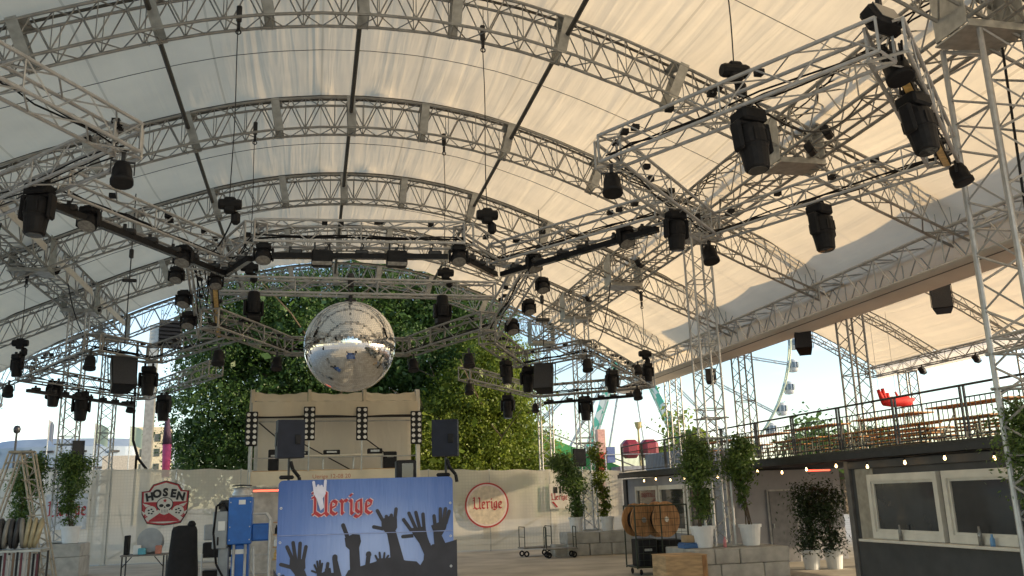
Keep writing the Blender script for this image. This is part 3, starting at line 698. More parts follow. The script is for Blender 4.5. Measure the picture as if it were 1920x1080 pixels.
def pot(x, y, z, lab, r=.24, h=.46):
    t = thing('plant_pot', lab, 'plant pot', (x, y, z), 0, 'white plant pots')
    MB().lathe([(r*.72, 0), (r*.76, .02), (r*.94, h-.07), (r*1.04, h-.07), (r*1.06, h), (r*.92, h), (r*.90, h-.06), (.01, h-.06)], 20).build('pot', POT, t, False)
    MB().lathe([(.01, h-.058), (r*.88, h-.058), (r*.88, h-.05), (.01, h-.04)], 16).build('soil', BARK, t); return t
def bush(x, y, z, lab, pts, lm, n, ls, seed, stems=5, group='potted shrubs'):
    t = thing('potted_shrub', lab, 'shrub', (x, y, z), 0, group); rnd = random.Random(seed)
    st = MB(); top = pts[-1]
    for k in range(stems):
        a = rnd.uniform(0, 6.28); r = rnd.uniform(.02, .10); ps = [(r*math.cos(a), r*math.sin(a), 0)]
        for p in pts: ps.append((p[0]+rnd.uniform(-.35, .35)*p[3], p[1]+rnd.uniform(-.35, .35)*p[3], p[2]))
        st.path(ps, .014, 5)
    st.build('stem', BARK, t); m = MB(); tot = sum(p[3]**2*p[4] for p in pts)
    for p in pts: leaves(m, p[:3], p[3], p[3], p[4], int(n*p[3]**2*p[4]/tot), ls, rnd, 34, .2, .42, .20)
    m.build('foliage', lm, t); return t
# ------------------------------------------------------------------ concrete plinths
def block(x, y, z, dx, dy, dz, lab, rz=0.0):
    m = MB(); m.cbox((0, 0, dz/2), (dx-.012, dy-.012, dz-.006), .018); o = m.build('concrete_block', CONC)
    o.location = (x, y, z); o.rotation_euler = (0, 0, rz+random.uniform(-.012, .012)); return tag(o, lab, 'concrete block', 'concrete ballast blocks')
for cx_, cy_, nm in ((9.86, 20.45, 'the right plinth with the bamboo pots'), (9.84, 10.1, 'the nearest plinth at the right edge')):
    for k, (dx, w) in enumerate(((-.88, .62), (-.02, 1.08), (.86, .66))): block(cx_+dx, cy_-.45, 0, w, .9, .345, ('left', 'middle', 'right')[k]+' block in the bottom front row of '+nm)
    for k, (dx, w) in enumerate(((-.45, 1.48), (.75, .90))): block(cx_+dx, cy_+.47, 0, w, .9, .345, ('left', 'right')[k]+' block in the bottom back row of '+nm)
    for k, (dx, w) in enumerate(((-.95, .50), (-.38, .62), (.58, 1.28))): block(cx_+dx, cy_-.45, .347, w, .9, .345, ('left', 'middle', 'right')[k]+' block in the top front row of '+nm)
    for k, (dx, w) in enumerate(((-.6, 1.18), (.6, 1.20))): block(cx_+dx, cy_+.47, .347, w, .9, .345, ('left', 'right')[k]+' block in the top back row of '+nm)
for k, (dx, w) in enumerate(((-.80, .78), (0, .78), (.80, .78))): block(9.72+dx, 30.2, 0, w, 1.0, .39, ('left', 'middle', 'right')[k]+' block in the bottom row of the plinth by the trolley')
for k, (dx, w) in enumerate(((-.62, 1.16), (.58, 1.20))): block(9.72+dx, 30.2, .392, w, 1.0, .38, ('left', 'right')[k]+' block in the top row of the plinth by the trolley')
block(8.35, 30.15, 0, .5, .6, .39, 'single low concrete block left of the plinth by the trolley')
for k, (dx, w) in enumerate(((-.62, 1.02), (.50, 1.18))): block(-8.1+dx, 31.2, 0, w, 1.3, .62, ('left', 'right')[k]+' block in the bottom row of the left plinth')
block(-8.15, 31.2, .622, 2.25, 1.3, .40, 'wide top block of the left plinth')
# ------------------------------------------------------------------ pots and shrubs
pot(9.20, 20.25, .695, 'white pot left of the tower on the right plinth', .29, .50); pot(10.46, 20.25, .695, 'white pot right of the tower on the right plinth', .27, .50)
bush(9.20, 20.3, 1.1, 'bamboo in the left pot on the right plinth', [(0, 0, .7, .20, .5), (.04, 0, 1.5, .34, .5), (.0, 0, 1.95, .26, .32)], LEAF_B, 6000, .10, 21)
bush(10.46, 20.3, 1.1, 'bamboo in the right pot on the right plinth', [(-.10, 0, .9, .14, .4), (-.16, 0, 1.45, .30, .42), (-.05, 0, 1.85, .28, .36)], LEAF_B, 5600, .10, 22)
pot(8.98, 30.1, .775, 'white pot left of the tower by the trolley', .25, .50); pot(10.12, 30.1, .775, 'white pot right of the tower by the trolley', .23, .48)
bush(8.98, 30.1, 1.2, 'shrub leaning left beside the middle tower', [(.05, 0, .5, .22, .6), (-.1, 0, 1.3, .38, .55), (-.45, 0, 1.95, .42, .30)], LEAF_B, 5600, .12, 23)
bush(10.12, 30.1, 1.2, 'tall narrow yellow-green shrub right of the middle tower', [(-.08, 0, .6, .18, .7), (-.2, 0, 1.5, .22, .65), (-.3, 0, 2.2, .24, .4)], LEAF_Y, 2400, .12, 24)
pot(-8.95, 31.0, 1.03, 'pale pot left of the tower on the left plinth', .28, .52); pot(-7.45, 31.0, 1.03, 'pale pot right of the tower on the left plinth', .30, .52)
bush(-8.95, 31.0, 1.5, 'dark shrub left of the tower on the left plinth', [(0, 0, .6, .26, .75), (.1, 0, 1.4, .38, .6), (.3, 0, 2.0, .42, .3)], LEAF_B, 6000, .11, 25)
bush(-7.45, 31.0, 1.5, 'dark shrub right of the tower on the left plinth', [(-.1, 0, .6, .24, .75), (-.1, 0, 1.5, .40, .6), (0, 0, 2.05, .55, .28)], LEAF_B, 6000, .11, 26)
pot(12.42, 20.9, 0, 'left one of two white pots before the grey door', .24, .48); pot(12.97, 20.75, 0, 'right one of two white pots before the grey door', .24, .48)
bush(12.42, 20.9, .4, 'dark laurel in the left pot before the grey door', [(0, 0, .45, .30, .5), (.02, 0, 1.2, .36, .55)], LEAF_O, 3600, .09, 27)
bush(12.97, 20.75, .4, 'dark laurel in the right pot before the grey door', [(-.02, 0, .45, .30, .5), (-.05, 0, 1.2, .38, .52)], LEAF_O, 3600, .09, 28)
pot(9.98, 10.3, .695, 'white pot at the right picture edge', .28, .50)
bush(9.80, 10.45, 1.15, 'leafy bamboo at the right picture edge', [(0, 0, .75, .22, .4), (.02, 0, 1.35, .40, .45), (.05, 0, 1.7, .34, .28)], LEAF_B, 7000, .075, 29)
bush(10.0, 9.9, 1.15, 'yellow-green sprig below the bamboo at the right edge', [(-.05, 0, .55, .12, .16), (-.08, 0, .78, .15, .16)], LEAF_Y, 500, .07, 30, 3)

# ================================================================== FENCE
FA = -math.atan(.12); FO = (-17.0, 37.44)
fu = Vector((math.cos(FA), math.sin(FA)))
def fpos(s, off=0.0): return (FO[0]+fu.x*s + -fu.y*off*-1*0 + math.sin(-FA)*off*-1, FO[1]+fu.y*s - math.cos(FA)*off)
fence = thing('mesh_fence', 'long beige mesh-covered site fence behind the stage booth', 'fence', (*FO, 0), FA)
def ftop(s): return 3.80 - .0290*s
LEN = 31.0; pw = 2.4; k = 0; s0 = 0.0
while s0 < LEN-.1:
    s1 = min(LEN, s0+pw); nx, nz_ = 12, 10; vs = []; rnd = random.Random(k+50)
    for j in range(nz_+1):
        for i in range(nx+1):
            u, v = i/nx, j/nz_; s = s0+.012+(s1-s0-.024)*u
            vs.append((s, .035*math.sin(math.pi*u)*math.sin(math.pi*v)*rnd.uniform(.4, 1)+.008*math.sin(u*20+k), .05+(ftop(s)-.05)*v - (.025*math.sin(math.pi*u*3) if j == nz_ else 0)))
    MB().add(vs, [(j*(nx+1)+i, j*(nx+1)+i+1, (j+1)*(nx+1)+i+1, (j+1)*(nx+1)+i) for j in range(nz_) for i in range(nx)]).build('mesh_panel', FENCE, fence, True)
    zt_ = ftop(s0); MB().tube((s0, .10, 0), (s0, .10, zt_+.03), .03, 8).build('post', ALU2, fence)
    for zz in (.25, zt_*.52, zt_-.05): MB().tube((s0+.03, .11, zz), (s1-.03, .11, zz-.0385*pw if zz > 1 else zz), .018, 6).build('rail', ALU2, fence)
    if k % 2 == 0: MB().tube((s0+.05, .155, .2), (min(LEN, s0+2*pw), .155, zt_-.4), .035, 6).build('brace', ALU2, fence)
    MB().tube((s0+.3, .17, zt_*.62), (s0+.3, 1.5, .05), .024, 6).build('strut', ALU2, fence)
    s0 = s1; k += 1

# ------------------------------------------------------------------ flat print helpers (x to the right, z up, facing -y)
class Print:
    def __init__(s, root): s.root = root; s.y = -.004
    def poly(s, pts, m, name='print'):
        s.y -= .0006; MB().add([(x, s.y, z) for x, z in pts], [tuple(range(len(pts)))]).build(name, m, s.root)
    def polys(s, lst, m, name='print', stuff=False):
        mb = MB()
        for pts in lst:
            s.y -= .00008; mb.add([(x, s.y, z) for x, z in pts], [tuple(range(len(pts)))])
        o = mb.build(name, m, s.root)
        if stuff: o['kind'] = 'stuff'
        s.y -= .0003; return o
def ell(cx_, cz, rx, rz, n=28, a0=0, a1=2*math.pi): return [(cx_+rx*math.cos(a0+(a1-a0)*i/n), cz+rz*math.sin(a0+(a1-a0)*i/n)) for i in range(n)]
def stroke(pts, w): 
    o = []
    for (x0, z0), (x1, z1) in zip(pts[:-1], pts[1:]):
        d = math.hypot(x1-x0, z1-z0) or 1; nx, nz_ = -(z1-z0)/d*w/2, (x1-x0)/d*w/2
        o.append([(x0+nx, z0+nz_), (x0-nx, z0-nz_), (x1-nx, z1-nz_), (x1+nx, z1+nz_)])
    return o
def nib(pts, nx, nz_):
    return [[(x0-nx, z0-nz_), (x1-nx, z1-nz_), (x1+nx, z1+nz_), (x0+nx, z0+nz_)] for (x0, z0), (x1, z1) in zip(pts[:-1], pts[1:])]
# angular blackletter strokes, drawn in the units of a 450 x 280 field, y down
E_ = [[(885, 350), (868, 368), (868, 432), (895, 452), (914, 436)], [(885, 350), (908, 366), (902, 388), (872, 404)]]
UER = [[[(728, 296), (748, 284), (752, 300), (752, 432), (790, 458), (826, 436)], [(812, 286), (832, 300), (832, 440), (848, 456)], [(728, 330), (752, 318)], [(732, 452), (752, 436)]],
       E_, [[(934, 348), (948, 362), (948, 440), (958, 450)], [(948, 372), (972, 346), (984, 360)]],
       [[(1004, 348), (1016, 360), (1016, 440), (1028, 452)], [(1006, 310), (1018, 318)]],
       [[(1086, 348), (1052, 366), (1052, 424), (1074, 442), (1088, 428)], [(1086, 348), (1090, 452), (1062, 474), (1040, 460)]],
       [[(x+256, y) for x, y in q] for q in E_]]
def blackletter(pr, x0, z0, k, m, outline=None, stuff=False):
    """x0,z0 = where field point (715,470) lands, k = metres per unit"""
    tr = lambda q: [(x0+(x-715)*k, z0-(y-470)*k) for x, y in q]
    if outline:
        for L in UER:
            pr.polys([p for st in L for p in nib(tr(st), 15*k, 13*k)] + [p for st in L for p in stroke(tr(st), 24*k)], outline, 'letter_outline')
    for L in UER: pr.polys([p for st in L for p in nib(tr(st), 9*k, 9*k)] + [p for st in L for p in stroke(tr(st), 12*k)], m, 'letter')
def textmesh(body, size, m, name, parent, loc, rot=(R(90), 0, 0), bold=0.0, shear=0.0):
    cu = bpy.data.curves.new(name, 'FONT'); cu.body = body; cu.size = size; cu.align_x = 'CENTER'; cu.align_y = 'CENTER'; cu.offset = bold; cu.shear = shear; cu.resolution_u = 3
    o = bpy.data.objects.new(name, cu); COL.objects.link(o)
    me = bpy.data.meshes.new_from_object(o.evaluated_get(bpy.context.evaluated_depsgraph_get())); bpy.data.objects.remove(o)
    me.materials.clear(); me.materials.append(m)
    return linkmesh(name, me, parent, loc, rot)
# shield sign on the left fence
sx_, sy_ = fpos((-5.42-FO[0])/fu.x, .10)
sh = thing('shield_sign', 'white shield sign with skull and the word HOSEN on the left fence', 'sign', (sx_, sy_, 2.20), FA, 'emblem signs')
SHAPE = [(-1.02, .52), (-.72, .55), (-.55, .82), (0, .98), (.55, .82), (.72, .55), (1.02, .52), (1.0, .05), (.96, -.45), (.72, -.86), (.30, -.93), (0, -.95), (-.30, -.93), (-.72, -.86), (-.96, -.45), (-1.0, .05)]
b = MB(); b.prism([(x, z) for x, z in SHAPE], 0, .02); b.build('board', PRINTBLK, sh)
sh.scale = (.86, .86, .86); pr = Print(sh)
pr.poly([(x*.965, z*.965) for x, z in SHAPE], PRINTRED, 'red_border'); pr.poly([(x*.90, z*.90) for x, z in SHAPE], PRINTWHITE, 'white_field')
pr.poly([(-.90, .06), (.90, .06), (.86, -.40), (.62, -.78), (-.62, -.78), (-.86, -.40)], PRINTRED, 'red_field')
for s in (-1, 1):
    pr.polys(stroke([(s*.75, -.70), (-s*.05, -.15)], .16), PRINTWHITE, 'bone'); pr.polys([ell(s*.58, -.34, .25, .24, 14)], PRINTWHITE, 'rose'); 
    pr.polys([ell(s*.58+.10*math.cos(a), -.34+.10*math.sin(a), .05, .035, 8) for a in (0, 1.3, 2.6, 3.9, 5.2)], PRINTBLK, 'petal_marks', True)
    pr.polys([[(s*.60, -.08), (s*.95, .02), (s*.80, -.16)], [(s*.80, -.40), (s*.97, -.30), (s*.88, -.5)]], PRINTWHITE, 'leaf_marks', True)
pr.poly(ell(0, -.05, .36, .31), PRINTBLK, 'skull_shadow'); pr.poly(ell(0, -.04, .32, .27), PRINTWHITE, 'skull'); pr.poly([(-.20, -.18), (.20, -.18), (.17, -.44), (0, -.50), (-.17, -.44)], PRINTWHITE, 'jaw')
for s in (-1, 1): pr.poly(ell(s*.14, -.10, .10, .07, 14), PRINTBLK, 'eye_socket')
pr.poly([(-.045, -.20), (.045, -.20), (0, -.11)], PRINTBLK, 'nose'); pr.polys([[(x-.008, -.27), (x+.008, -.27), (x+.008, -.40), (x-.008, -.40)] for x in (-.12, -.06, 0, .06, .12)], PRINTBLK, 'teeth_lines', True)
pr.poly([((.10 if i % 2 == 0 else .045)*math.sin(i*math.pi/5), .11+(.10 if i % 2 == 0 else .045)*math.cos(i*math.pi/5)) for i in range(10)], PRINTRED, 'star')
for ch, x, z, a in (('H', -.66, .27, .20), ('O', -.35, .40, .11), ('S', 0, .45, 0), ('E', .34, .40, -.11), ('N', .66, .27, -.20)):
    textmesh(ch, .46, PRINTBLK, 'letter', sh, (x, -.022, z), (R(90), -a, 0), .026)
# round sign on the right fence
sx_, sy_ = fpos((6.70-FO[0])/fu.x, .10)
rs = thing('round_sign', 'round white sign with red ring and red blackletter word on the right fence', 'sign', (sx_, sy_, 1.75), FA, 'emblem signs')
b = MB(); b.prism(ell(0, 0, .86, .86, 40), 0, .02); b.build('board', PRINTRED, rs); pr = Print(rs)
pr.poly(ell(0, 0, .80, .80, 40), PRINTWHITE, 'white_field'); pr.poly(ell(0, 0, .775, .775, 40), PRINTPINK, 'thin_ring'); pr.poly(ell(0, 0, .745, .745, 40), mat('cream_print', (.62, .53, .42), .65), 'cream_field')
blackletter(pr, -.58, -.18, 1.16/450, PRINTRED)
# small square sign partly hidden by the middle tower, and one behind the left tower
sx_, sy_ = fpos((9.55-FO[0])/fu.x, .10)
q = thing('square_sign', 'small white sign with black and red marks beside the middle tower', 'sign', (sx_, sy_, 2.0), FA, 'emblem signs')
MB().cbox((0, .01, 0), (.75, .02, .95), .004).build('board', PRINTWHITE, q); pr = Print(q)
pr.polys([[(-.22, .12), (-.05, .12), (-.05, .36), (-.22, .36)], [(.02, .10), (.10, .10), (.10, .38), (.02, .38)], [(.14, .16), (.24, .2), (.2, .36), (.14, .34)]], PRINTBLK, 'black_marks', True)
blackletter(pr, -.33, -.16, .66/450, PRINTRED); pr.polys([[(-.3, -.2), (-.22, -.2), (-.05, -.42), (-.12, -.42)]], PRINTRED, 'tail')
sx_, sy_ = fpos((-8.95-FO[0])/fu.x, .10)
q = thing('white_sign', 'pale sign with red blackletter letters behind the left plinth tower', 'sign', (sx_, sy_, 2.0), FA, 'emblem signs')
MB().cbox((0, .01, 0), (1.5, .02, 1.3), .004).build('board', mat('pale_blue_print', (.55, .58, .62), .6), q); pr = Print(q); blackletter(pr, -.70, -.20, 1.4/450, PRINTRED)

# ================================================================== BANNER AND PA
bn = thing('banner_stand', 'blue banner with raised hands and red lettering on a wide stand', 'banner', (-.50, 14.0, 0))
BW, BH = 2.67, 2.36
gm = bpy.data.materials.new('blue_banner_print'); gm.use_nodes = True; n_, l_ = gm.node_tree.nodes, gm.node_tree.links
pb = n_['Principled BSDF']; pb.inputs['Roughness'].default_value = .5
t_ = n_.new('ShaderNodeTexCoord'); mp_ = n_.new('ShaderNodeMapping'); mp_.inputs['Location'].default_value = (-1.5, 0, -1.15); mp_.inputs['Scale'].default_value = (.62, .0, .80)
mp_.vector_type = 'TEXTURE'; mp_.inputs['Location'].default_value = (1.5, 0, 1.12); mp_.inputs['Scale'].default_value = (2.1, 1, 1.55)
gr = n_.new('ShaderNodeTexGradient'); gr.gradient_type = 'SPHERICAL'; nn = n_.new('ShaderNodeTexNoise'); nn.inputs['Scale'].default_value = 2.5
ad = n_.new('ShaderNodeMath'); ad.operation = 'MULTIPLY_ADD'; ad.inputs[1].default_value = .14; cr_ = n_.new('ShaderNodeValToRGB')
cr_.color_ramp.elements[0].position = .05; cr_.color_ramp.elements[0].color = (.035, .095, .34, 1); cr_.color_ramp.elements[1].position = .85; cr_.color_ramp.elements[1].color = (.34, .45, .78, 1)
e_ = cr_.color_ramp.elements.new(.42); e_.color = (.12, .21, .52, 1)
l_.new(t_.outputs['Object'], mp_.inputs['Vector']); l_.new(mp_.outputs['Vector'], gr.inputs['Vector']); l_.new(t_.outputs['Object'], nn.inputs['Vector'])
l_.new(nn.outputs['Fac'], ad.inputs[0]); l_.new(gr.outputs['Fac'], ad.inputs[2]); l_.new(ad.outputs[0], cr_.inputs['Fac']); l_.new(cr_.outputs['Color'], pb.inputs['Base Color'])
bw_ = n_.new('ShaderNodeTexNoise'); bw_.inputs['Scale'].default_value = 1.0; bw_.inputs['Detail'].default_value = 3; mw_ = n_.new('ShaderNodeMapping'); mw_.inputs['Scale'].default_value = (5, 1, .7)
bb_ = n_.new('ShaderNodeBump'); bb_.inputs['Strength'].default_value = .5; bb_.inputs['Distance'].default_value = .08
l_.new(t_.outputs['Object'], mw_.inputs['Vector']); l_.new(mw_.outputs['Vector'], bw_.inputs['Vector']); l_.new(bw_.outputs['Fac'], bb_.inputs['Height']); l_.new(bb_.outputs['Normal'], pb.inputs['Normal']); pb.inputs['Roughness'].default_value = .42
rr = .07; out_ = [(0, .02), (BW, .02), (BW, BH-rr)] + [(BW-rr+rr*math.cos(a), BH-rr+rr*math.sin(a)) for a in (.3, .8, 1.3)] + [(BW-rr, BH), (rr, BH)] + [(rr-rr*math.sin(a), BH-rr+rr*math.cos(a)) for a in (.4, .8, 1.2)] + [(0, BH-rr)]
b = MB(); b.prism(out_, 0, .03); b.build('banner_cloth', gm, bn)
fr = MB(); 
for x in (.03, BW-.03): fr.tube((x, .06, 0), (x, .06, BH-.06), .024, 8); fr.tube((x, -.45, .03), (x, .65, .03), .024, 8)
fr.tube((.03, .06, BH-.07), (BW-.03, .06, BH-.07), .024, 8); fr.tube((.03, .06, 1.2), (BW-.03, .06, 1.2), .024, 8); fr.build('frame', ALU, bn)
pr = Print(bn); HAND = mat('dark_hand_print', (.035, .034, .045), .6, 0, .25, 3)
bx_ = lambda x, y: (((400+x/4)-522)/121.0, BH-((850+y/4)-899)/121.0)
def fingers(lst, w): return [p for a, c, ww in lst for p in stroke([bx_(*a), bx_(*c)], ww*w/484.0)] + [ell(*bx_(*a), ww*w/968.0, ww*w/968.0, 10) for a, c, ww in lst]
def hand(fs, polys, w=26): pr.polys(fingers([(a, c, 1.0) for a, c in fs], w) + [[bx_(*q) for q in p] for p in polys], HAND, 'hand_silhouette')
pr.polys([[bx_(*q) for q in [(470, 815), (500, 870), (540, 862), (525, 905), (620, 908), (700, 890), (760, 884), (830, 850), (880, 862), (940, 862), (965, 912), (1000, 850), (1060, 832), (1110, 820), (1190, 800), (1250, 780), (1330, 770), (1420, 800), (1500, 810), (1528, 838), (1560, 790), (1562, 740), (1620, 692), (1700, 690), (1760, 676), (1806, 664), (1806, 1560), (470, 1560)]]], HAND, 'crowd_silhouette')
hand([((520, 788), (598, 812)), ((560, 668), (604, 762)), ((602, 640), (622, 756)), ((652, 646), (648, 756)), ((694, 672), (676, 772))], [[(582, 752), (690, 758), (694, 820), (664, 872), (620, 862), (580, 812)], [(616, 840), (690, 836), (722, 925), (628, 925)]])
hand([((958, 530), (992, 618))], [[(970, 622), (1028, 596), (1080, 602), (1090, 650), (1074, 702), (1012, 712), (980, 682)], [(1006, 696), (1076, 690), (1088, 840), (1012, 850)]], 30)
hand([((1208, 434), (1248, 506)), ((1348, 426), (1338, 506)), ((1182, 550), (1252, 566)), ((1275, 478), (1285, 520)), ((1312, 470), (1312, 520))], [[(1238, 498), (1300, 474), (1354, 492), (1356, 560), (1332, 604), (1280, 604), (1240, 562)], [(1278, 590), (1346, 586), (1408, 800), (1425, 930), (1318, 930), (1300, 700)]])
hand([((1398, 628), (1476, 624)), ((1404, 506), (1464, 590)), ((1444, 460), (1494, 570)), ((1496, 456), (1524, 570)), ((1550, 470), (1558, 580))], [[(1450, 570), (1566, 560), (1584, 640), (1604, 694), (1530, 694), (1478, 620)], [(1518, 676), (1602, 682), (1690, 930), (1540, 930), (1556, 760)]])
hand([((1634, 486), (1642, 566)), ((1682, 436), (1682, 536)), ((1722, 436), (1702, 540)), ((1750, 456), (1722, 546))], [[(1610, 556), (1742, 506), (1724, 580), (1682, 644), (1630, 606)], [(1628, 606), (1690, 630), (1724, 700), (1720, 930), (1620, 930), (1634, 700)]])
hand([((740, 842), (774, 856)), ((757, 802), (780, 850)), ((776, 778), (788, 850)), ((796, 774), (797, 850)), ((812, 794), (804, 850))], [[(770, 842), (812, 842), (808, 890), (780, 890)]], 14)
hand([((902, 752), (902, 772))], [[(884, 772), (918, 764), (956, 900), (900, 900)]], 38)
hand([((852, 796), (848, 830))], [[(832, 830), (872, 826), (884, 900), (824, 900)]], 24)
hand([((1146, 742), (1146, 754))], [[(1130, 752), (1162, 752), (1152, 830), (1120, 830)]], 40)
hand([((1196, 756), (1214, 790)), ((1226, 736), (1232, 790)), ((1262, 740), (1256, 790)), ((1290, 760), (1270, 790))], [[(1206, 776), (1286, 776), (1290, 830), (1200, 830)]], 15)
hand([((538, 868), (496, 900)), ((520, 880), (480, 905))], [], 22)
PALE = mat('pale_lilac_print', (.66, .66, .80), .6, 0, .08, 9)
kx = 4*121.0
blackletter(pr, *bx_(715, 470), 1/kx, PRINTRED, PRINTPINK)
pr.polys(fingers([((738, 214), (748, 268), 1), ((824, 206), (820, 276), 1), ((772, 240), (776, 290), 1), ((796, 244), (796, 290), 1)], 20) + [[bx_(*q) for q in [(736, 262), (770, 240), (826, 256), (828, 300), (806, 332), (818, 398), (792, 420), (766, 342), (742, 302)]]], PALE, 'pale_hand')
# a few grommets and creases
gmt = MB()
for z in (.5, 1.0, 1.45, 1.95): gmt.torus((.045, -.008, z), .014, .005, 10, 5, 'y'); gmt.torus((BW-.045, -.008, z), .014, .005, 10, 5, 'y')
gmt.build('grommet', WHITE, bn)['kind'] = 'stuff'
MB().tube((.02, -.0245, 1.55), (BW-.02, -.0245, 1.53), .006, 5).build('cross_seam', mat('seam_print', (.30, .36, .62), .6), bn)
def pa(x, y, z, lab, rz):
    t = thing('pa_speaker', lab, 'loudspeaker', (x, y, 0), rz, 'speakers on poles behind the banner')
    SPB = mat('slate_speaker_shell', (.016, .020, .034), .65, 0, .15, 6, spec=.25)
    p = [(-.21, -.17), (.21, -.17), (.21, .10), (.12, .18), (-.12, .18), (-.21, .10)]
    vs = [(a, b_, zz) for zz in (z, z+.59) for a, b_ in p]; m = MB().add(vs, [tuple(range(5, -1, -1)), tuple(range(6, 12))]+[(i, (i+1) % 6, 6+(i+1) % 6, 6+i) for i in range(6)])
    m.build('cabinet', SPB, t); MB().cbox((.10, -.178, z+.28), (.09, .016, .15), .006).build('handle', BLK, t)
    MB().cbox((-.218, -.02, z+.29), (.014, .16, .22), .005).build('side_handle', BLK, t)
    s = MB(); s.tube((0, 0, .02), (0, 0, z), .02, 8); s.build('pole', BLKM, t)
    a = MB(); a.path([(.02, -.02, z-.05), (.06, -.02, z-.18), (.16, -.02, z-.30), (.18, -.02, z-.42)], .03, 6); a.cbox((-.04, -.04, z-.30), (.22, .12, .06), .02); a.build('clamp', BLK, t)
    f_ = MB()
    for k in range(3):
        an = k*2.09+.5; f_.tube((0, 0, .7), (math.cos(an)*.5, math.sin(an)*.5, .02), .016, 6)
    f_.build('tripod', BLKM, t); return t
pa(-.37, 14.5, 2.72, 'dark speaker on a pole above the left end of the blue banner', .18); pa(2.14, 14.5, 2.70, 'dark speaker on a pole above the right end of the blue banner', math.pi-.25+math.pi)
t = thing('stage_monitor', 'black equipment case peeping over the blue banner', 'equipment case', (1.46, 14.35, 0)); MB().cbox((0, 0, 2.44), (.32, .28, .40), .02).build('case', BLK, t); MB().cbox((.02, -.142, 2.44), (.18, .012, .30), .004).build('panel', GLASSD, t)
s = MB(); 
for a in (-.12, .12): s.tube((a, 0, 0), (a, 0, 2.25), .02, 6)
s.build('stand', BLKM, t)

# ================================================================== STAGE BOOTH (two-storey scaffold with tarpaulins)
bo = thing('stage_booth', 'tall scaffold booth with beige tarpaulin roof under the mirror ball', 'stage booth', (-1.80, 27.0, 0))
BWd, BD = 4.93, 2.6
PSTM = mat('cream_post_paint', (.62, .58, .50), .55, 0, .1, 4)
for x, y in ((0, 0), (BWd, 0), (0, BD), (BWd, BD)): MB().box((x, y, 2.68), (.11, .11, 5.36)).build('post', PSTM if x else STEEL, bo)
MB().cbox((BWd/2, BD/2, 2.93), (BWd-.13, BD-.13, .12), .01).build('deck', PLY, bo)
MB().box((BWd/2, -.075, 2.76), (BWd+.06, .03, .40)).build('fascia', mat('cream_fascia_board', (.60, .53, .41), .7, 0, .1, 2), bo)
textmesh('Uerige 12-08 20', .17, mat('faded_red_print', (.45, .16, .10), .7), 'fascia_lettering', bo, (2.35, -.094, 2.78))
def sheet(name, f, nu, nv, m, parent):
    vs = [f(i/nu, j/nv) for j in range(nv+1) for i in range(nu+1)]
    return MB().add(vs, [(j*(nu+1)+i, j*(nu+1)+i+1, (j+1)*(nu+1)+i+1, (j+1)*(nu+1)+i) for j in range(nv) for i in range(nu)]).build(name, m, parent, True)
sheet('back_tarpaulin', lambda u, v: (.06+(BWd-.12)*u, BD-.08+.03*math.sin(u*17), 3.0+2.0*v), 40, 8, fabric('grey_back_tarpaulin', (.58, .54, .46), .25, .35, (1.5, 1.5, .5)), bo)
for k in range(3):
    x0, x1 = BWd*k/3, BWd*(k+1)/3
    sheet('roof_tarpaulin', lambda u, v: (x0+.05+(x1-x0-.1)*u, -.05+.5*v, 5.02+.33*v**.6-.07*math.sin(math.pi*u)*v+.012*math.sin(u*23+k)), 22, 6, CANVAS, bo)
    sheet('roof_back_tarpaulin', lambda u, v: (x0+.05+(x1-x0-.1)*u, .45+2.1*v, 5.30-.07*math.sin(math.pi*u)-.3*v), 12, 6, CANVAS, bo)
    MB().tube((x0, .45, 5.40), (x0, 2.55, 5.05), .04, 6).build('rafter', STEEL, bo); MB().box((x0+.02, -.03, 5.17), (.09, .09, .38)).build('corner_flap', CANVAS, bo)
MB().tube((BWd, .45, 5.40), (BWd, 2.55, 5.05), .04, 6).build('rafter', STEEL, bo)
sheet('valance', lambda u, v: (.02+(BWd-.04)*u, -.09+.02*math.sin(u*31)-.05*v*0, 5.0-.42*v-.02*math.sin(u*12)*v), 48, 5, CANVAS, bo)
for s_, x in ((-1, -.02), (1, BWd+.02)): sheet('side_tarpaulin', lambda u, v: (x+s_*.06*math.sin(math.pi*u), .02+.7*v+.0*u, 5.36-.95*u+.06*v), 10, 4, CANVAS, bo)
for z in (4.42, 3.35): MB().tube((.05, .08, z), (BWd-.05, .08, z), .022, 6).build('rail', STEEL, bo)
for a, c in (((.6, BD-.2, 4.4), (3.0, BD-.2, 3.05)), ((3.2, BD-.2, 4.25), (4.6, BD-.2, 3.2)), ((.1, .3, 4.5), (.8, .3, 3.9))): MB().tube(a, c, .022, 6).build('brace', BLKM, bo)
MB().tube((.05, .05, 4.56), (BWd-.05, .05, 4.56), .045, 6).build('gap_shade_bar', BLKM, bo)  # black bar added to paint the shaded gap under the tarpaulins
MB().box((.9, 1.9, 1.3), (1.8, .04, 2.5)).build('lower_back_panel', mat('pale_cabin_panel', (.52, .50, .46), .6), bo)
MB().box((.55, -.02, 2.42), (.85, .05, .05)).build('red_neon_tube', mat('red_neon', (.6, .03, .02), .4, emit=(1, .08, .04), es=1.6), bo)
for z in (.45, .8, 1.15, 1.5): MB().box((.95, .7, z), (.5, .6, .03)).build('shelf', PLY, bo)
for k in range(9):
    MB().lathe([(.05, 0), (.05, .16), (.02, .20), (.02, .26)], 8, None, (.78+.12*(k % 4), .6+.12*(k//4), (.465, .815, 1.165)[k//3])).build('bottle', (AMBER, WHITE, BLK)[k % 3], bo)
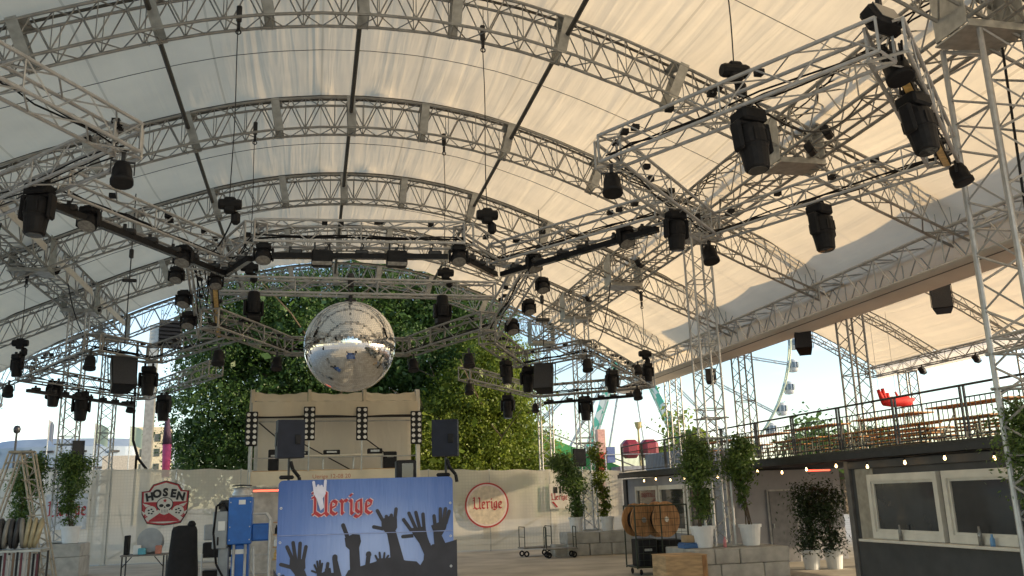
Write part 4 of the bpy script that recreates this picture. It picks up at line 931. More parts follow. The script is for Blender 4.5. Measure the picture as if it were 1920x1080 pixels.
def ledpanel(x, z0, n, lab, yy=26.86):
    t = thing('led_lamp_panel', lab, 'stage light', (x, yy, z0), 0, 'lamp panels on the stage booth')
    MB().cbox((0, 0, .48), (.34, .10, 1.0), .02).build('housing', BLK, t)
    me = MB().lathe([(.01, .0), (.05, .004), (.054, .03), (.01, .032)], 12, Matrix.Rotation(R(90), 3, 'X')).mesh('lamp', mat('lamp_reflector', (.50, .48, .45), .25, .2, .1, 5))
    for r_ in range(6):
        for c_ in (-1, 1): linkmesh('lamp', me, t, (c_*.09, -.052, .07+.164*r_))
    MB().tube((0, .03, 0), (0, .03, -1.2 if n else -.9), .02, 6).build('stand', STEEL, t)
ledpanel(-1.78, 3.72, 1, 'white-lamp panel at the left post of the booth'); ledpanel(-.13, 3.86, 0, 'white-lamp panel beside the left banner speaker'); ledpanel(1.42, 3.84, 0, 'white-lamp panel right of the booth centre'); ledpanel(3.06, 3.70, 1, 'white-lamp panel at the right post of the booth')
ct = thing('dj_counter', 'pale trestle counter on the booth deck', 'counter', (-.7, 27.5, 2.99))
MB().cbox((1.4, 0, .42), (2.9, .5, .05), .01).build('counter_top', PSTM, ct)
for x in (.05, 1.0, 1.9, 2.75): MB().tube((x, -.2, 0), (x, -.2, .40), .025, 6).build('leg', STEEL, ct)
for x, w, h_, lab in ((.25, .42, .12, 'left small black mixer on the booth counter'), (1.15, .5, .14, 'black control desk in the middle of the booth counter'), (2.45, .45, .16, 'right small black mixer on the booth counter')):
    t = thing('mixer', lab, 'mixer', (-.7+x+.1, 27.5, 3.44)); MB().cbox((0, 0, h_/2), (w, .35, h_), .02).build('housing', BLK, t); MB().box((0, -.181, h_*.55), (w*.6, .008, h_*.4)).build('display', LENS, t)
for x, z, w, h_, lab in ((-1.15, 2.99, .30, .62, 'black flight case at the left on the booth deck'), (2.3, 2.99, .40, .50, 'black flight case at the right on the booth deck')):
    t = thing('flight_case', lab, 'equipment case', (x, 27.35, z)); MB().cbox((0, 0, h_/2), (w, .4, h_), .025).build('case', BLK, t); MB().cbox((0, -.205, h_*.7), (w*.5, .02, .05), .006).build('latch', STEEL, t)

# ================================================================== FRONT LEFT: machine, chair, table, coils, ladder
mc = thing('blue_lift_machine', 'blue upright lifting machine with grey switch cabinet left of the banner', 'machine', (-1.40, 19.0, 0))
MB().cbox((0, 0, 1.72), (.46, .44, .92), .02).build('column_housing', BLUE, mc); MB().cbox((.02, .02, .63), (.34, .34, 1.26), .02).build('mast', BLUE, mc)
MB().box((.0, -.156, 1.12), (.30, .012, .09)).build('white_band', WHITE, mc)
MB().lathe([(.20, 2.19), (.19, 2.24), (.16, 2.30), (.16, 2.36), (.05, 2.38)], 18).build('motor_cap', ALU, mc, True); MB().lathe([(.19, 2.40), (.20, 2.415), (.06, 2.43)], 18).build('hand_wheel', BLKM, mc)
MB().box((.03, -.226, 2.08), (.13, .01, .09)).build('type_label', WHITE, mc)
MB().cbox((-.38, -.05, 1.55), (.28, .30, .72), .015).build('switch_cabinet', GREYP, mc); MB().box((-.35, -.207, 1.63), (.13, .01, .18)).build('notice', WHITE, mc); MB().cbox((-.41, -.215, 1.34), (.03, .03, .16), .008).build('switch_lever', BLK, mc)
MB().cbox((-.30, -.02, .9), (.20, .2, .62), .02).build('cable_box', GREYP, mc)
g_ = MB()
for k in range(5): g_.lathe([(.03, 0), (.07, .01), (.07, .05), (.03, .06)], 10, Matrix.Rotation(R(90), 3, 'Y'), (-.44+.07*k, -.05, 2.02+.03*(k % 2)))
g_.cbox((-.30, -.02, 2.0), (.22, .16, .26), .03); g_.build('gear_unit', BLKM, mc)
MB().cbox((.40, 0, 1.48), (.36, .30, .34), .03).build('side_bracket', BLUE, mc)
f_ = MB(); f_.path([(.24, -.2, 1.84), (.50, -.2, 1.84), (.58, -.2, 1.72), (.58, -.2, .05)], .022, 8); f_.path([(.24, .25, 1.84), (.50, .25, 1.84), (.58, .25, 1.72), (.58, .25, .05)], .022, 8)
for z in (.35, .7, 1.05): f_.tube((.26, -.2, z), (.58, -.2, z), .018, 6)
f_.tube((.28, -.2, 1.2), (.33, -.2, .05), .022, 8); f_.build('guard_rail', ALU, mc)
MB().cbox((0, .0, .06), (1.1, .9, .12), .02).build('foot_frame', GREYP, mc)
for x in (-.10, .12): MB().tube((x, -.19, .12), (x, -.19, 1.26), .028, 10).build('hydraulic_rod', ALU, mc, True)
MB().path([(-.24, -.12, 1.9), (-.34, -.2, 2.08), (-.46, -.2, 2.02), (-.5, -.2, 1.5), (-.42, -.2, .9), (-.2, -.2, .5)], .022, 8).build('hose', BLK, mc, True)
bl = MB()
for x in (-.19, .19):
    for z in (1.35, 1.6, 2.08): bl.lathe([(.001, 0), (.014, .0), (.012, .008), (.001, .01)], 8, Matrix.Rotation(R(90), 3, 'X'), (x, -.22, z))
bl.build('bolts', ALU, mc)['kind'] = 'stuff'
ch = thing('draped_chair', 'tall high-back chair draped in black cloth', 'chair', (-2.48, 19.0, 0))
def drape(z, w, d, y): return [(w*sx*abs(math.cos(a))**.6*(1 if math.cos(a) > 0 else -1) if 0 else w*math.copysign(abs(math.cos(a))**.7, math.cos(a)), y+d*math.copysign(abs(math.sin(a))**.7, math.sin(a)), z) for a in [2*math.pi*i/24 for i in range(24)] for sx in (1,)]
lev = [(.42, .31, .26, 0), (.8, .30, .22, .03), (1.1, .275, .15, .06), (1.4, .255, .12, .08), (1.56, .245, .11, .09), (1.63, .22, .09, .09), (1.66, .12, .05, .09)]
vs = []
for z, w, d_, y in lev: vs += drape(z, w, d_, y)
m_ = MB().add(vs, [(j*24+i, j*24+(i+1) % 24, (j+1)*24+(i+1) % 24, (j+1)*24+i) for j in range(len(lev)-1) for i in range(24)] + [tuple(range(24*(len(lev)-1), 24*len(lev)))]); m_.build('draped_back', mat('black_cloth', (.010, .010, .012), .9, 0, .3, 8, .5, 12), ch, True)
MB().lathe([(.01, 0), (.07, .01), (.085, .06), (.05, .12), (.01, .13)], 12, None, (.13, .08, 1.62)).build('knob_cushion', MATS['black_cloth'], ch, True)
MB().cbox((.04, -.12, .42), (.66, .56, .12), .04).build('seat', MATS['black_cloth'], ch)
for x in (-.26, .34): MB().cbox((x, -.16, .66), (.06, .34, .05), .02).build('armrest', BLK, ch)
MB().tube((.04, -.1, .12), (.04, -.1, .40), .03, 8).build('column', BLKM, ch)
for k in range(5): MB().tube((.04, -.1, .11), (.04+.3*math.cos(k*1.257), -.1+.3*math.sin(k*1.257), .05), .022, 6).build('leg', BLKM, ch)
tb = thing('work_table', 'folding table with cable reels and boxes beside the black chair', 'table', (-4.02, 24.0, 0))
MB().cbox((0, 0, .90), (1.05, .6, .04), .01).build('table_top', mat('grey_table_top', (.16, .15, .14), .6), tb)
for x in (-.48, .48):
    for y in (-.25, .25): MB().tube((x, y, 0), (x, y, .88), .018, 6).build('leg', BLKM, tb)
for x in (-.48, .48): MB().tube((x, -.25, .62), (x*.55, -.25, .87), .012, 6).build('strut', BLKM, tb)
cr2 = thing('cable_reel', 'grey cable reel standing on the folding table', 'cable reel', (-3.92, 24.1, .92)); rl = MB()
for k, (rr2, x) in enumerate(((.30, -.14), (.30, .14))): rl.lathe([(.04, x-.015), (rr2, x-.015), (rr2, x+.015), (.04, x+.015)], 22, Matrix.Rotation(R(78), 3, 'X'), (0, 0, .30))
rl.build('flange', GREYP, cr2); MB().lathe([(.20, -.12), (.22, 0), (.20, .12)], 20, Matrix.Rotation(R(78), 3, 'X'), (0, 0, .30)).build('cable', BLK, cr2)
for x, y, w, d_, h_, m, lab in ((-4.18, 23.84, .17, .12, .22, WHITE, 'small white box on the folding table'), (-4.05, 23.76, .18, .12, .15, mat('turquoise_box', (.10, .36, .46), .5), 'small turquoise box at the front of the folding table'), (-3.68, 23.8, .14, .14, .20, mat('salmon_tin', (.52, .20, .14), .5), 'small reddish tin on the folding table'), (-4.44, 23.95, .10, .3, .46, BLK, 'dark upright case at the left end of the folding table')):
    o = MB(); o.cbox((0, 0, h_/2), (w, d_, h_), .012); o.box((0, -d_/2-.003, h_*.5), (w*.6, .004, h_*.4)); o = o.build('small_box', m); o.location = (x, y, .922); tag(o, lab, 'box', 'things on the folding table')
k_ = thing('amplifier_cart', 'black amplifier cart between the chair and the blue machine', 'cart', (-2.35, 22.5, 0))
MB().cbox((.25, 0, 1.02), (.75, .5, .34), .02).build('amplifier', BLK, k_); MB().cbox((.25, 0, .34), (.75, .5, .44), .02).build('lower_case', BLK, k_)
for z in (.62, .76): MB().tube((-.1, -.27, z), (.62, -.27, z), .018, 6).build('rail', ALU, k_)
for x in (-.12, .63): MB().tube((x, -.27, .05), (x, -.27, .95), .018, 6).build('upright', ALU, k_)
MB().cbox((.22, .05, 1.42), (.7, .3, .36), .02).build('grey_cabinet', GREYP, k_)
# cable coils on a rack at the left edge
rk = thing('coil_rack', 'metal rack of hanging straps at the left picture edge', 'rack', (-5.95, 18.0, 0))
MB().cbox((.5, 0, 1.34), (1.45, .62, .05), .01).build('top_shelf', STEEL, rk); MB().cbox((.5, 0, .78), (1.5, .62, .04), .01).build('lower_shelf', PLY, rk)
for x in (-.2, .55, 1.2):
    for y in (-.28, .28): MB().tube((x, y, 0), (x, y, 1.32), .02, 6).build('upright', BLKM, rk)
rnd = random.Random(5); stm = [BLK, mat('maroon_strap', (.10, .03, .04), .8), mat('grey_strap', (.35, .33, .32), .8), mat('brown_strap', (.14, .09, .06), .8)]
for k in range(22): MB().box((-.2+.066*k, -.30+rnd.uniform(-.01, .01), 1.31-.24+rnd.uniform(-.03, .03)), (.035, .02, .46)).build('strap', stm[k % 4], rk)
HOSE = [mat('black_hose', (.03, .03, .033), .55), mat('tan_hose', (.34, .29, .18), .55), mat('grey_hose', (.20, .19, .17), .55)]
NUM = 'one two three four five six seven eight nine ten eleven twelve thirteen fourteen'.split()
for k in range(14):
    t = MB(); r_ = .238-.006*(k % 3); t.torus((0, 0, 0), r_, .042, 28, 8, 'x'); t.torus((.02, 0, .004), r_-.068, .036, 24, 7, 'x'); t.torus((-.01, 0, .0), r_-.125, .03, 20, 6, 'x')
    hc = (0, 0, 0, 2, 0, 0, 0, 2, 0, 0, 2, 1, 1, 1)[k]
    o = t.build('hose_coil', HOSE[hc], None, True); o.location = (-5.98+.086*k, 17.95, 1.645); o.rotation_euler = (0, R((-3, 4, -3, 3, -5, 6, -4, 5, -2, 4, -6, 5, 7, 12)[k]), R(3+k))
    tag(o, '%s hose coil, number %s from the right end of the row on the rack' % (('black', 'tan', 'grey')[hc], NUM[13-k]), 'hose coil', 'hose coils on the rack')
# lattice A-frame ladder
ld_ = thing('truss_ladder', 'A-shaped ladder of lattice truss behind the hose coils', 'ladder', (-7.95, 27.0, 0))
LADM = mat('weathered_ladder_alloy', (.34, .30, .24), .5, .3, .2, 6)
for s_ in (-1, 1):
    m_ = MB(); a0 = Vector((s_*1.02, 0, 0)); a1 = Vector((s_*.16, 0, 3.62)); d_ = (a1-a0)
    for off in (-.16, .16): m_.tube(a0+Vector((off, 0, 0)), a1+Vector((off*.9, 0, 0)), .03, 6)
    for off in (-.16, .16): m_.tube(a0+Vector((off, .3, 0)), a1+Vector((off*.9, .3, 0)), .03, 6)
    n_k = 15
    for i in range(n_k):
        p0, p1 = a0+d_*(i/n_k), a0+d_*((i+1)/n_k); sg = 1 if i % 2 else -1
        if s_ > 0: m_.tube(p0+Vector((.16*sg, 0, 0)), p1-Vector((.16*sg, 0, 0)), .016, 4); m_.tube(p0+Vector((.16*sg, .3, 0)), p1-Vector((.16*sg, .3, 0)), .016, 4)
        if i % 2 == 0: m_.tube(p0+Vector((-.16, 0, 0)), p0+Vector((.16, 0, 0)), .018, 5); m_.tube(p0+Vector((-.16, 0, 0)), p0+Vector((-.16, .3, 0)), .018, 5)
    m_.build('leg_frame', LADM, ld_)
MB().cbox((0, .15, 3.66), (.62, .42, .07), .02).build('top_plate', LADM, ld_)

# ================================================================== BAR CONTAINERS AND TERRACE (right)
CX = 11.35
bar = thing('bar_container', 'dark grey bar container with two white-framed windows on the right', 'container', (CX, 6.0, 0)); CL = 11.35; CH = 2.55
MB().box((1.22, CL/2, CH/2), (2.34, CL-.1, CH-.02)).build('body', DARKC, bar)
MB().box((-.012+.05, CL/2, .46), (.03, CL-.2, .9)).build('lower_wall_panel', DARKC, bar)
MB().box((.045, 9.0+1.75, 1.3), (.02, .62, 2.3)).build('beige_end_panel', mat('beige_panel', (.34, .31, .26), .6), bar)
for y in (.06, CL-.06): MB().cbox((.06, y, CH/2), (.16, .16, CH), .01).build('corner_post', mat('post_brown_grey', (.13, .12, .115), .5), bar)
for y in (.06, CL-.06): MB().cbox((2.38, y, CH/2), (.16, .16, CH), .01).build('rear_post', DARKC, bar)
MB().cbox((.05, CL/2, CH-.10), (.14, CL-.26, .16), .01).build('top_rail', DARKC, bar)
for y0, y1, lab in ((8.42, 10.55, 'far window of the bar container'), (5.85, 8.28, 'near window of the bar container'), (2.6, 5.6, None)):
    yc, w = (y0+y1)/2, y1-y0; fr = MB(); z0, z1 = .96, 2.24
    fr.box((0, y0+.055, (z0+z1)/2), (.10, .11, z1-z0)); fr.box((0, y1-.055, (z0+z1)/2), (.10, .11, z1-z0)); fr.box((0, yc, z0+.07), (.096, w-.22, .14)); fr.box((0, yc, z1-.07), (.096, w-.22, .14))
    o = fr.build('window_frame', WFRAME, bar)
    inn = MB(); 
    for a in (y0+.135, y1-.135): inn.box((.012, a, (z0+z1)/2), (.05, .05, z1-z0-.28))
    for a in (z0+.165, z1-.165): inn.box((.012, yc, a), (.048, w-.32, .05))
    inn.build('sash', WFRAME, o); MB().box((.022, yc, (z0+z1)/2), (.012, w-.34, z1-z0-.38)).build('pane', GLASSD, o)
    if lab: o['label'] = lab
MB().cbox((-.09, 6.65, .925), (.30, 8.3, .05), .008).build('counter_sill', WFRAME, bar)
for x, y, z, r_, h_, m, nm, lab in ((CX-.10, 15.6, .952, .035, .30, LENS, 'glass_bottle', 'tall glass on the sill before the far bar window'), (CX-.10, 13.45, .952, .04, .32, LENS, 'glass_bottle', 'tall glass on the sill before the near bar window'), (CX-.12, 13.15, .952, .04, .2, mat('blue_plastic_cup', (.16, .34, .62), .3), 'plastic_bottle', 'small blue bottle on the sill before the near bar window')):
    o = MB(); o.lathe([(.01, 0), (r_, .0), (r_, h_*.6), (r_*.5, h_*.78), (r_*.5, h_), (.01, h_)], 14); o = o.build(nm, m, None, True); o.location = (x, y, z); tag(o, lab, 'bottle', 'bottles on the bar sill')
hut = thing('grey_container', 'light grey container with a door in its end wall behind the right plinth', 'container', (CX+.05, 23.3, 0)); HL = 8.4
MB().box((1.85, HL/2, CH/2), (3.6, HL-.06, CH-.02)).build('body', GREYC, hut)
MB().box((.03, -.01, 1.2), (.03, .05, 2.4)).build('edge_trim', WFRAME, hut)
MB().box((1.70, -.005, .99), (.92, .03, 2.02)).build('door_frame', mat('door_frame_grey', (.40, .39, .39), .5), hut); dr = MB().box((1.70, -.028, .98), (.80, .03, 1.94)).build('door', mat('door_grey', (.14, .14, .155), .5), hut); MB().cbox((1.36, -.06, 1.0), (.03, .04, .12), .01).build('handle', STEEL, dr)
MB().box((.52, -.003, 1.72), (.24, .014, .42)).build('notice_board', mat('lilac_notice', (.30, .29, .42), .5), hut); MB().box((.52, -.012, 1.57), (.20, .01, .10)).build('notice_print', PRINTBLK, hut)
for y0, y1 in ((2.8, 4.95), (.85, 2.65), (5.1, 7.2)):
    yc, w = (y0+y1)/2, y1-y0; fr = MB(); fr.box((0, y0+.06, 1.5), (.08, .12, 1.5)); fr.box((0, y1-.06, 1.5), (.08, .12, 1.5)); fr.box((0, yc, .82), (.076, w-.24, .14)); fr.box((0, yc, 2.18), (.076, w-.24, .14))
    o = fr.build('window_frame', WFRAME, hut); MB().box((.03, yc, 1.5), (.012, w-.24, 1.22)).build('pane', GLASSD, o)
MB().box((.035, HL-.1, 1.27), (.12, .3, 2.54)).build('dark_corner_post', DARKC, hut)
# terrace deck
dk = thing('terrace_deck', 'raised dark steel terrace deck resting on the containers', 'terrace', (CX-.15, 5.0, 2.57)); DL = 26.8
MB().box((5.2, DL/2, .17), (10.3, DL, .06)).build('deck_plate', mat('deck_plate_dark', (.05, .048, .045), .7), dk)
MB().box((.03, DL/2, .07), (.07, DL, .13)).build('edge_beam', mat('dark_edge_beam', (.035, .035, .038), .5, .2), dk)
for k in range(27): MB().box((2.6, .5+k*.98, .075), (5.0, .10, .115)).build('joist', DARKC, dk)
nl = MB().cbox((0, 0, 0), (.05, .62, .035), .01).mesh('red_neon_tube', MATS['red_neon'])
for y, lab in ((20.4, 'red neon tube under the terrace before the grey door'), (17.75, 'red neon tube under the terrace beside the corner post')):
    o = linkmesh('neon_tube', nl, None, (12.6 if y > 19 else 12.0, y, 2.44), (0, 0, R(90) if y > 19 else R(60))); tag(o, lab, 'neon tube', 'red neon tubes')
# railing
rlg = thing('terrace_railing', 'dark steel railing with thin bars along the terrace edge', 'railing', (CX, 5.4, 2.80)); RM = mat('railing_steel', (.055, .055, .06), .45, .4, .15, 5)
posts = [0, 2.0, 4.0, 6.1, 8.08, 10.02, 11.98, 13.93, 15.77, 17.8, 19.9, 22.0, 24.1, 26.2]; bal = MB().box((0, 0, .36), (.012, .012, .68)).mesh('baluster', RM)
for a, b_ in zip(posts[:-1], posts[1:]):
    MB().tube((0, a, .92), (0, b_, .92), .022, 8).build('top_rail', RM, rlg); MB().box((0, (a+b_)/2, .70), (.02, b_-a-.12, .025)).build('mid_rail', RM, rlg); MB().box((0, (a+b_)/2, .04), (.02, b_-a-.12, .025)).build('bottom_rail', RM, rlg)
    for o_ in (-.05, .05): MB().box((0, b_+o_, .46), (.035, .035, .92)).build('post', RM, rlg)
    n = int((b_-a-.2)/.125)
    for i in range(n): linkmesh('baluster', bal, rlg, (0, a+.16+(b_-a-.32)*i/(n-1), 0))
# string of bulbs under the deck edge
for i in range(17):
    y = 10.4+1.16*i; t = thing('light_bulb', ('glowing bulb under the terrace edge, number %s from the near end' % ('one two three four five six seven eight nine ten eleven twelve thirteen fourteen fifteen sixteen seventeen'.split()[i])), 'light bulb', (CX-.20-.03*(i % 2), y, 2.50-.03*(i % 3)), 0, 'string of bulbs under the terrace')
    MB().lathe([(.005, -.082), (.021, -.07), (.027, -.048), (.016, -.018), (.013, 0)], 10).build('glass', mat('warm_bulb_glass', (1, .8, .5), .3, emit=(1, .62, .26), es=3), t, True); MB().lathe([(.018, 0), (.02, .05), (.006, .055)], 8).build('socket', BLK, t)
cb = MB(); cb.path([(CX-.215, 9.5+.29*i, 2.56-.02*abs(math.sin(i*.785))) for i in range(70)], .007, 4); tag(cb.build('bulb_cable', BLK), 'thin black cable of the bulb string along the terrace edge', 'cable')
# beer tables and benches on the terrace
def beer_set(x, y, rz, lab, k):
    WD = WOOD
    for dx, w, h_, nm, cat in ((0, .55, .78, 'beer_table', 'table'), (-.62, .27, .46, 'beer_bench', 'bench'), (.62, .27, .46, 'beer_bench', 'bench')):
        t = thing(nm, ('orange wooden %s, ' % nm.replace('_', ' ')) + (('' if dx == 0 else ('near side, ' if dx < 0 else 'far side, ')) + lab), cat, (x, y, 2.775), rz, 'wooden beer tables and benches on the terrace')
        o = MB()
        for s_ in range(3 if w > .4 else 2):
            nn_ = 3 if w > .4 else 2; MB().cbox((dx+(s_-(nn_-1)/2)*w/nn_, 0, h_), (w/nn_-.01, 2.2, .03), .006).build('plank', WD, t)
        for yy in (-.8, .8):
            l_m = MB(); l_m.bar((dx-w*.38, yy, 0), (dx-w*.38, yy, h_-.02), .03, .03); l_m.bar((dx+w*.38, yy, 0), (dx+w*.38, yy, h_-.02), .03, .03); l_m.bar((dx-w*.38, yy, .12), (dx+w*.38, yy, h_-.10), .02, .02); l_m.build('leg_frame', mat('bench_leg_green', (.06, .07, .05), .5, .3), t)
ords = 'first second third fourth fifth sixth seventh'.split()
for r_, xx in enumerate((12.9, 15.6, 18.0)):
    for i in range(7):
        beer_set(xx+(.15 if i % 2 else 0), 9.2+2.9*i, R((3, -2, 1)[r_]), '%s set from near end, %s' % (ords[i], ('row beside the railing', 'middle row', 'back row')[r_]), i)
for k in range(5):
    t = thing('stacked_bench', 'folded orange bench lying in the stack behind the railing, layer %s from the bottom' % 'one two three four five'.split()[k], 'bench', (12.3, 16.5, 2.79+.1*k), R(4*(k % 2)), 'stacked folded benches'); MB().cbox((0, 0, .03), (.28, 2.1, .03), .006).build('plank', WOOD, t); MB().bar((-.1, -.8, .055), (-.1, .8, .055), .03, .03).build('folded_leg', MATS['bench_leg_green'], t)
# hanging red figure
rf = thing('hanging_red_figure', 'bright red figure hanging on strings above the terrace railing', 'decoration', (17.7, 24.0, 4.55)); RB = mat('red_plush', (.70, .02, .02), .7, 0, .12, 4)
m_ = MB(); m_.lathe([(.02, -.52), (.13, -.42), (.17, -.1), (.15, .2), (.18, .42), (.10, .55), (.02, .58)], 14, Matrix.Rotation(R(90), 3, 'Y'), (.05, 0, 0)); m_.build('body', RB, rf, True)
for k, (a, c) in enumerate((((-.40, 0, .05), (-.52, 0, .38)), ((-.32, 0, .05), (-.36, 0, .42)), ((-.22, 0, .05), (-.20, 0, .28)))): MB().tube(a, c, .085, 8, .05).build('claw', RB, rf, True)
MB().tube((.2, 0, .05), (.12, .05, .32), .05, 8, .03).build('fin', RB, rf, True); MB().tube((.45, 0, 0), (.72, 0, .08), .12, 8, .05).build('tail', RB, rf, True)
for x in (-.5, .1): MB().tube((x, 0, .2), (x, 0, 2.6 if x < 0 else 2.9), .006, 4).build('string', STEEL, rf)

# ================================================================== MIDDLE RIGHT: trolleys, cable drums, crate
cg = thing('cage_trolley', 'dark wire cage trolley holding cable drums', 'trolley', (8.0, 21.6, 0)); GM = mat('dark_green_steel', (.035, .045, .03), .5, .3)
fr = MB()
for x in (0, 1.42):
    for y in (0, .8): fr.tube((x, y, .16), (x, y, 1.70), .02, 6)
for z in (.2, 1.70):
    fr.path([(0, 0, z), (1.42, 0, z), (1.42, .8, z), (0, .8, z), (0, 0, z)], .02, 6)
fr.tube((.70, 0, .2), (.70, 0, 1.70), .018, 6); fr.build('frame', GM, cg)
for i in range(1, 9): MB().tube((0, 0, .2+.166*i), (1.42, 0, .2+.166*i), .005, 4).build('wire', GM, cg)
for i in range(1, 8): MB().tube((.178*i, .0, .2), (.178*i, .0, 1.70), .004, 4).build('wire', GM, cg)
MB().cbox((.71, .4, .19), (1.4, .78, .03), .005).build('floor', GM, cg)
for x in (.12, 1.3):
    for y in (.08, .72): MB().torus((x, y, .075), .055, .022, 14, 7, 'x').build('wheel', BLK, cg)
for x, r_, yy, lab in ((8.30, .42, 22.1, 'left wooden cable drum inside the cage trolley'), (8.86, .45, 21.95, 'right wooden cable drum inside the cage trolley')):
    t = thing('cable_drum', lab, 'cable drum', (x, yy, .92), R(18), 'wooden cable drums'); M_ = Matrix.Rotation(R(90), 3, 'X')
    for y in (-.18, .18):
        f1 = MB(); f1.lathe([(.03, -.018), (r_, -.018), (r_, .018), (.03, .018)], 28, M_, (0, y, .42)); f1.build('flange', DRUM, t)
    MB().lathe([(r_*.62, -.16), (r_*.66, 0), (r_*.62, .16)], 20, M_, (0, 0, .42)).build('cable', BLK, t); MB().lathe([(.02, -.01), (.07, -.01), (.07, .01), (.02, .01)], 12, M_, (0, -.205, .42)).build('hub', STEEL, t)
for x, w, h_, lab in ((8.36, .5, .66, 'black transport box under the left cable drum'), (8.98, .6, .62, 'black transport box under the right cable drum')):
    t = thing('transport_box', lab, 'box', (x, 22.0, .21)); MB().cbox((0, 0, h_/2), (w, .55, h_), .02).build('case', BLK, t); MB().cbox((0, -.28, h_*.6), (w*.4, .02, .06), .006).build('handle', STEEL, t)
cr_b = thing('plywood_crate', 'pale plywood crate in front of the right plinth', 'crate', (8.22, 19.45, 0))
for nm, c_, d_ in (('front_board', (0, -.40, .31), (1.0, .02, .60)), ('back_board', (0, .40, .31), (1.0, .02, .60)), ('side_board', (-.49, 0, .31), (.02, .78, .60)), ('side_board', (.49, 0, .31), (.02, .78, .60)), ('lid', (0, 0, .62), (1.02, .84, .02)), ('batten', (.42, -.42, .31), (.10, .02, .60))): MB().cbox(c_, d_, .004).build(nm, PLY if nm != 'batten' else DRUM, cr_b)
o = MB(); o.cbox((0, 0, .05), (.62, .42, .10), .01); o.cbox((0, 0, .115), (.58, .40, .02), .004); o = o.build('flat_box', mat('blue_flat_box', (.05, .14, .34), .5)); o.location = (8.98, 20.35, .695); tag(o, 'flat blue box lying on the right plinth beside the white pot', 'box')
o = MB(); o.cbox((0, 0, .08), (.46, .34, .16), .008); o.box((0, -.172, .08), (.12, .004, .10)); o = o.build('cardboard_box', mat('cardboard', (.40, .28, .16), .8)); o.location = (9.0, 20.38, .825); tag(o, 'cardboard box on top of the flat blue box', 'box')
o = MB(); o.lathe([(.01, 0), (.04, 0), (.04, .16), (.018, .21), (.018, .25), (.01, .25)], 12); o = o.build('drink_bottle', mat('pink_drink', (.60, .22, .25), .35), None, True); o.location = (9.62, 19.95, .695); tag(o, 'small pink bottle on the right plinth next to the tower foot', 'bottle')
for x, y, lab, rz in ((7.62, 30.6, 'flat steel hand trolley in front of the right fence, left one', .15), (8.15, 29.3, 'flat steel hand trolley beside the middle plinth, right one', -.1)):
    t = thing('hand_trolley', lab, 'trolley', (x, y, 0), rz, 'flat hand trolleys'); MB().cbox((0, 0, .30), (1.1, .6, .05), .01).build('platform', mat('worn_steel', (.22, .21, .19), .5, .4), t)
    for sx2 in (-.5, .5):
        h_ = MB(); h_.path([(sx2, -.26, .32), (sx2, -.26, 1.0), (sx2, .26, 1.0), (sx2, .26, .32)], .016, 6); h_.tube((sx2, -.26, .66), (sx2, .26, .66), .012, 6); h_.build('push_handle', GM, t)
        for sy2 in (-.22, .22): MB().torus((sx2*.85, sy2, .105), .075, .028, 14, 7, 'y').build('wheel', BLK, t)
        
# ================================================================== BACKGROUND
wh = thing('observation_wheel', 'tall white observation wheel with gondolas beyond the terrace', 'observation wheel', (48.0, 128.0, 0)); wh.rotation_euler = (0, 0, -math.atan2(.35, .936)); WR = 24.8; WZ = 26.0
RIM = mat('pale_green_rim', (.52, .56, .42), .5, .1); SP = mat('pale_spoke_steel', (.50, .52, .54), .5, .2)
for dy in (-.9, .9): MB().path([(WR*math.cos(2*math.pi*i/80), dy, WZ+WR*math.sin(2*math.pi*i/80)) for i in range(81)], .15, 6).build('rim', RIM, wh)
for i in range(20):
    a = 2*math.pi*(i+.3)/20; c_, s_ = math.cos(a), math.sin(a); m_ = MB()
    for dy in (-.9, .9): m_.tube((1.2*c_, dy*1.8, WZ+1.2*s_), (WR*c_, dy, WZ+WR*s_), .11, 5)
    for q in range(1, 9): m_.tube((WR*q/9*c_, -1.0, WZ+WR*q/9*s_), (WR*(q+.5)/9*c_, 1.0, WZ+WR*(q+.5)/9*s_), .05, 4)
    m_.build('spoke', SP, wh)
MB().lathe([(.3, -3.2), (1.4, -3.0), (1.4, 3.0), (.3, 3.2)], 18, Matrix.Rotation(R(90), 3, 'X'), (0, 0, WZ)).build('hub', WHITE, wh)
ck = bpy.data.materials.new('checkered_leg_panels'); ck.use_nodes = True; cn, cl2 = ck.node_tree.nodes, ck.node_tree.links; chk = cn.new('ShaderNodeTexChecker'); chk.inputs['Scale'].default_value = .62; chk.inputs['Color1'].default_value = (.62, .68, .66, 1); chk.inputs['Color2'].default_value = (.10, .42, .32, 1)
tcc = cn.new('ShaderNodeTexCoord'); mpp = cn.new('ShaderNodeMapping'); mpp.inputs['Rotation'].default_value = (0, R(35), 0); cl2.new(tcc.outputs['Object'], mpp.inputs['Vector']); cl2.new(mpp.outputs['Vector'], chk.inputs['Vector']); cl2.new(chk.outputs['Color'], cn['Principled BSDF'].inputs['Base Color'])
for sx2 in (-1, 1):
    for dy in (-4.2, 4.2): MB().bar((sx2*.6, dy*.7, WZ), (sx2*10.2, dy, 0), 2.3, .7).build('support_leg', ck, wh)
gb = MB().lathe([(.3, -1.55), (1.0, -1.45), (1.3, -.9), (1.35, .2), (1.15, .95), (.5, 1.3), (.1, 1.35)], 14).mesh('gondola', mat('gondola_shell', (.50, .53, .56), .35, .2)); gb.polygons.foreach_set('use_smooth', [True]*len(gb.polygons))
gw = MB(); 
for a in (-1.57, -.75, -2.4): gw.box((1.30*math.cos(a), 1.30*math.sin(a), .0), (.62, .62, 1.25), Matrix.Rotation(a+R(45)*0, 3, 'Z'))
gw = gw.mesh('gondola_window', mat('gondola_glass', (.12, .16, .20), .1))
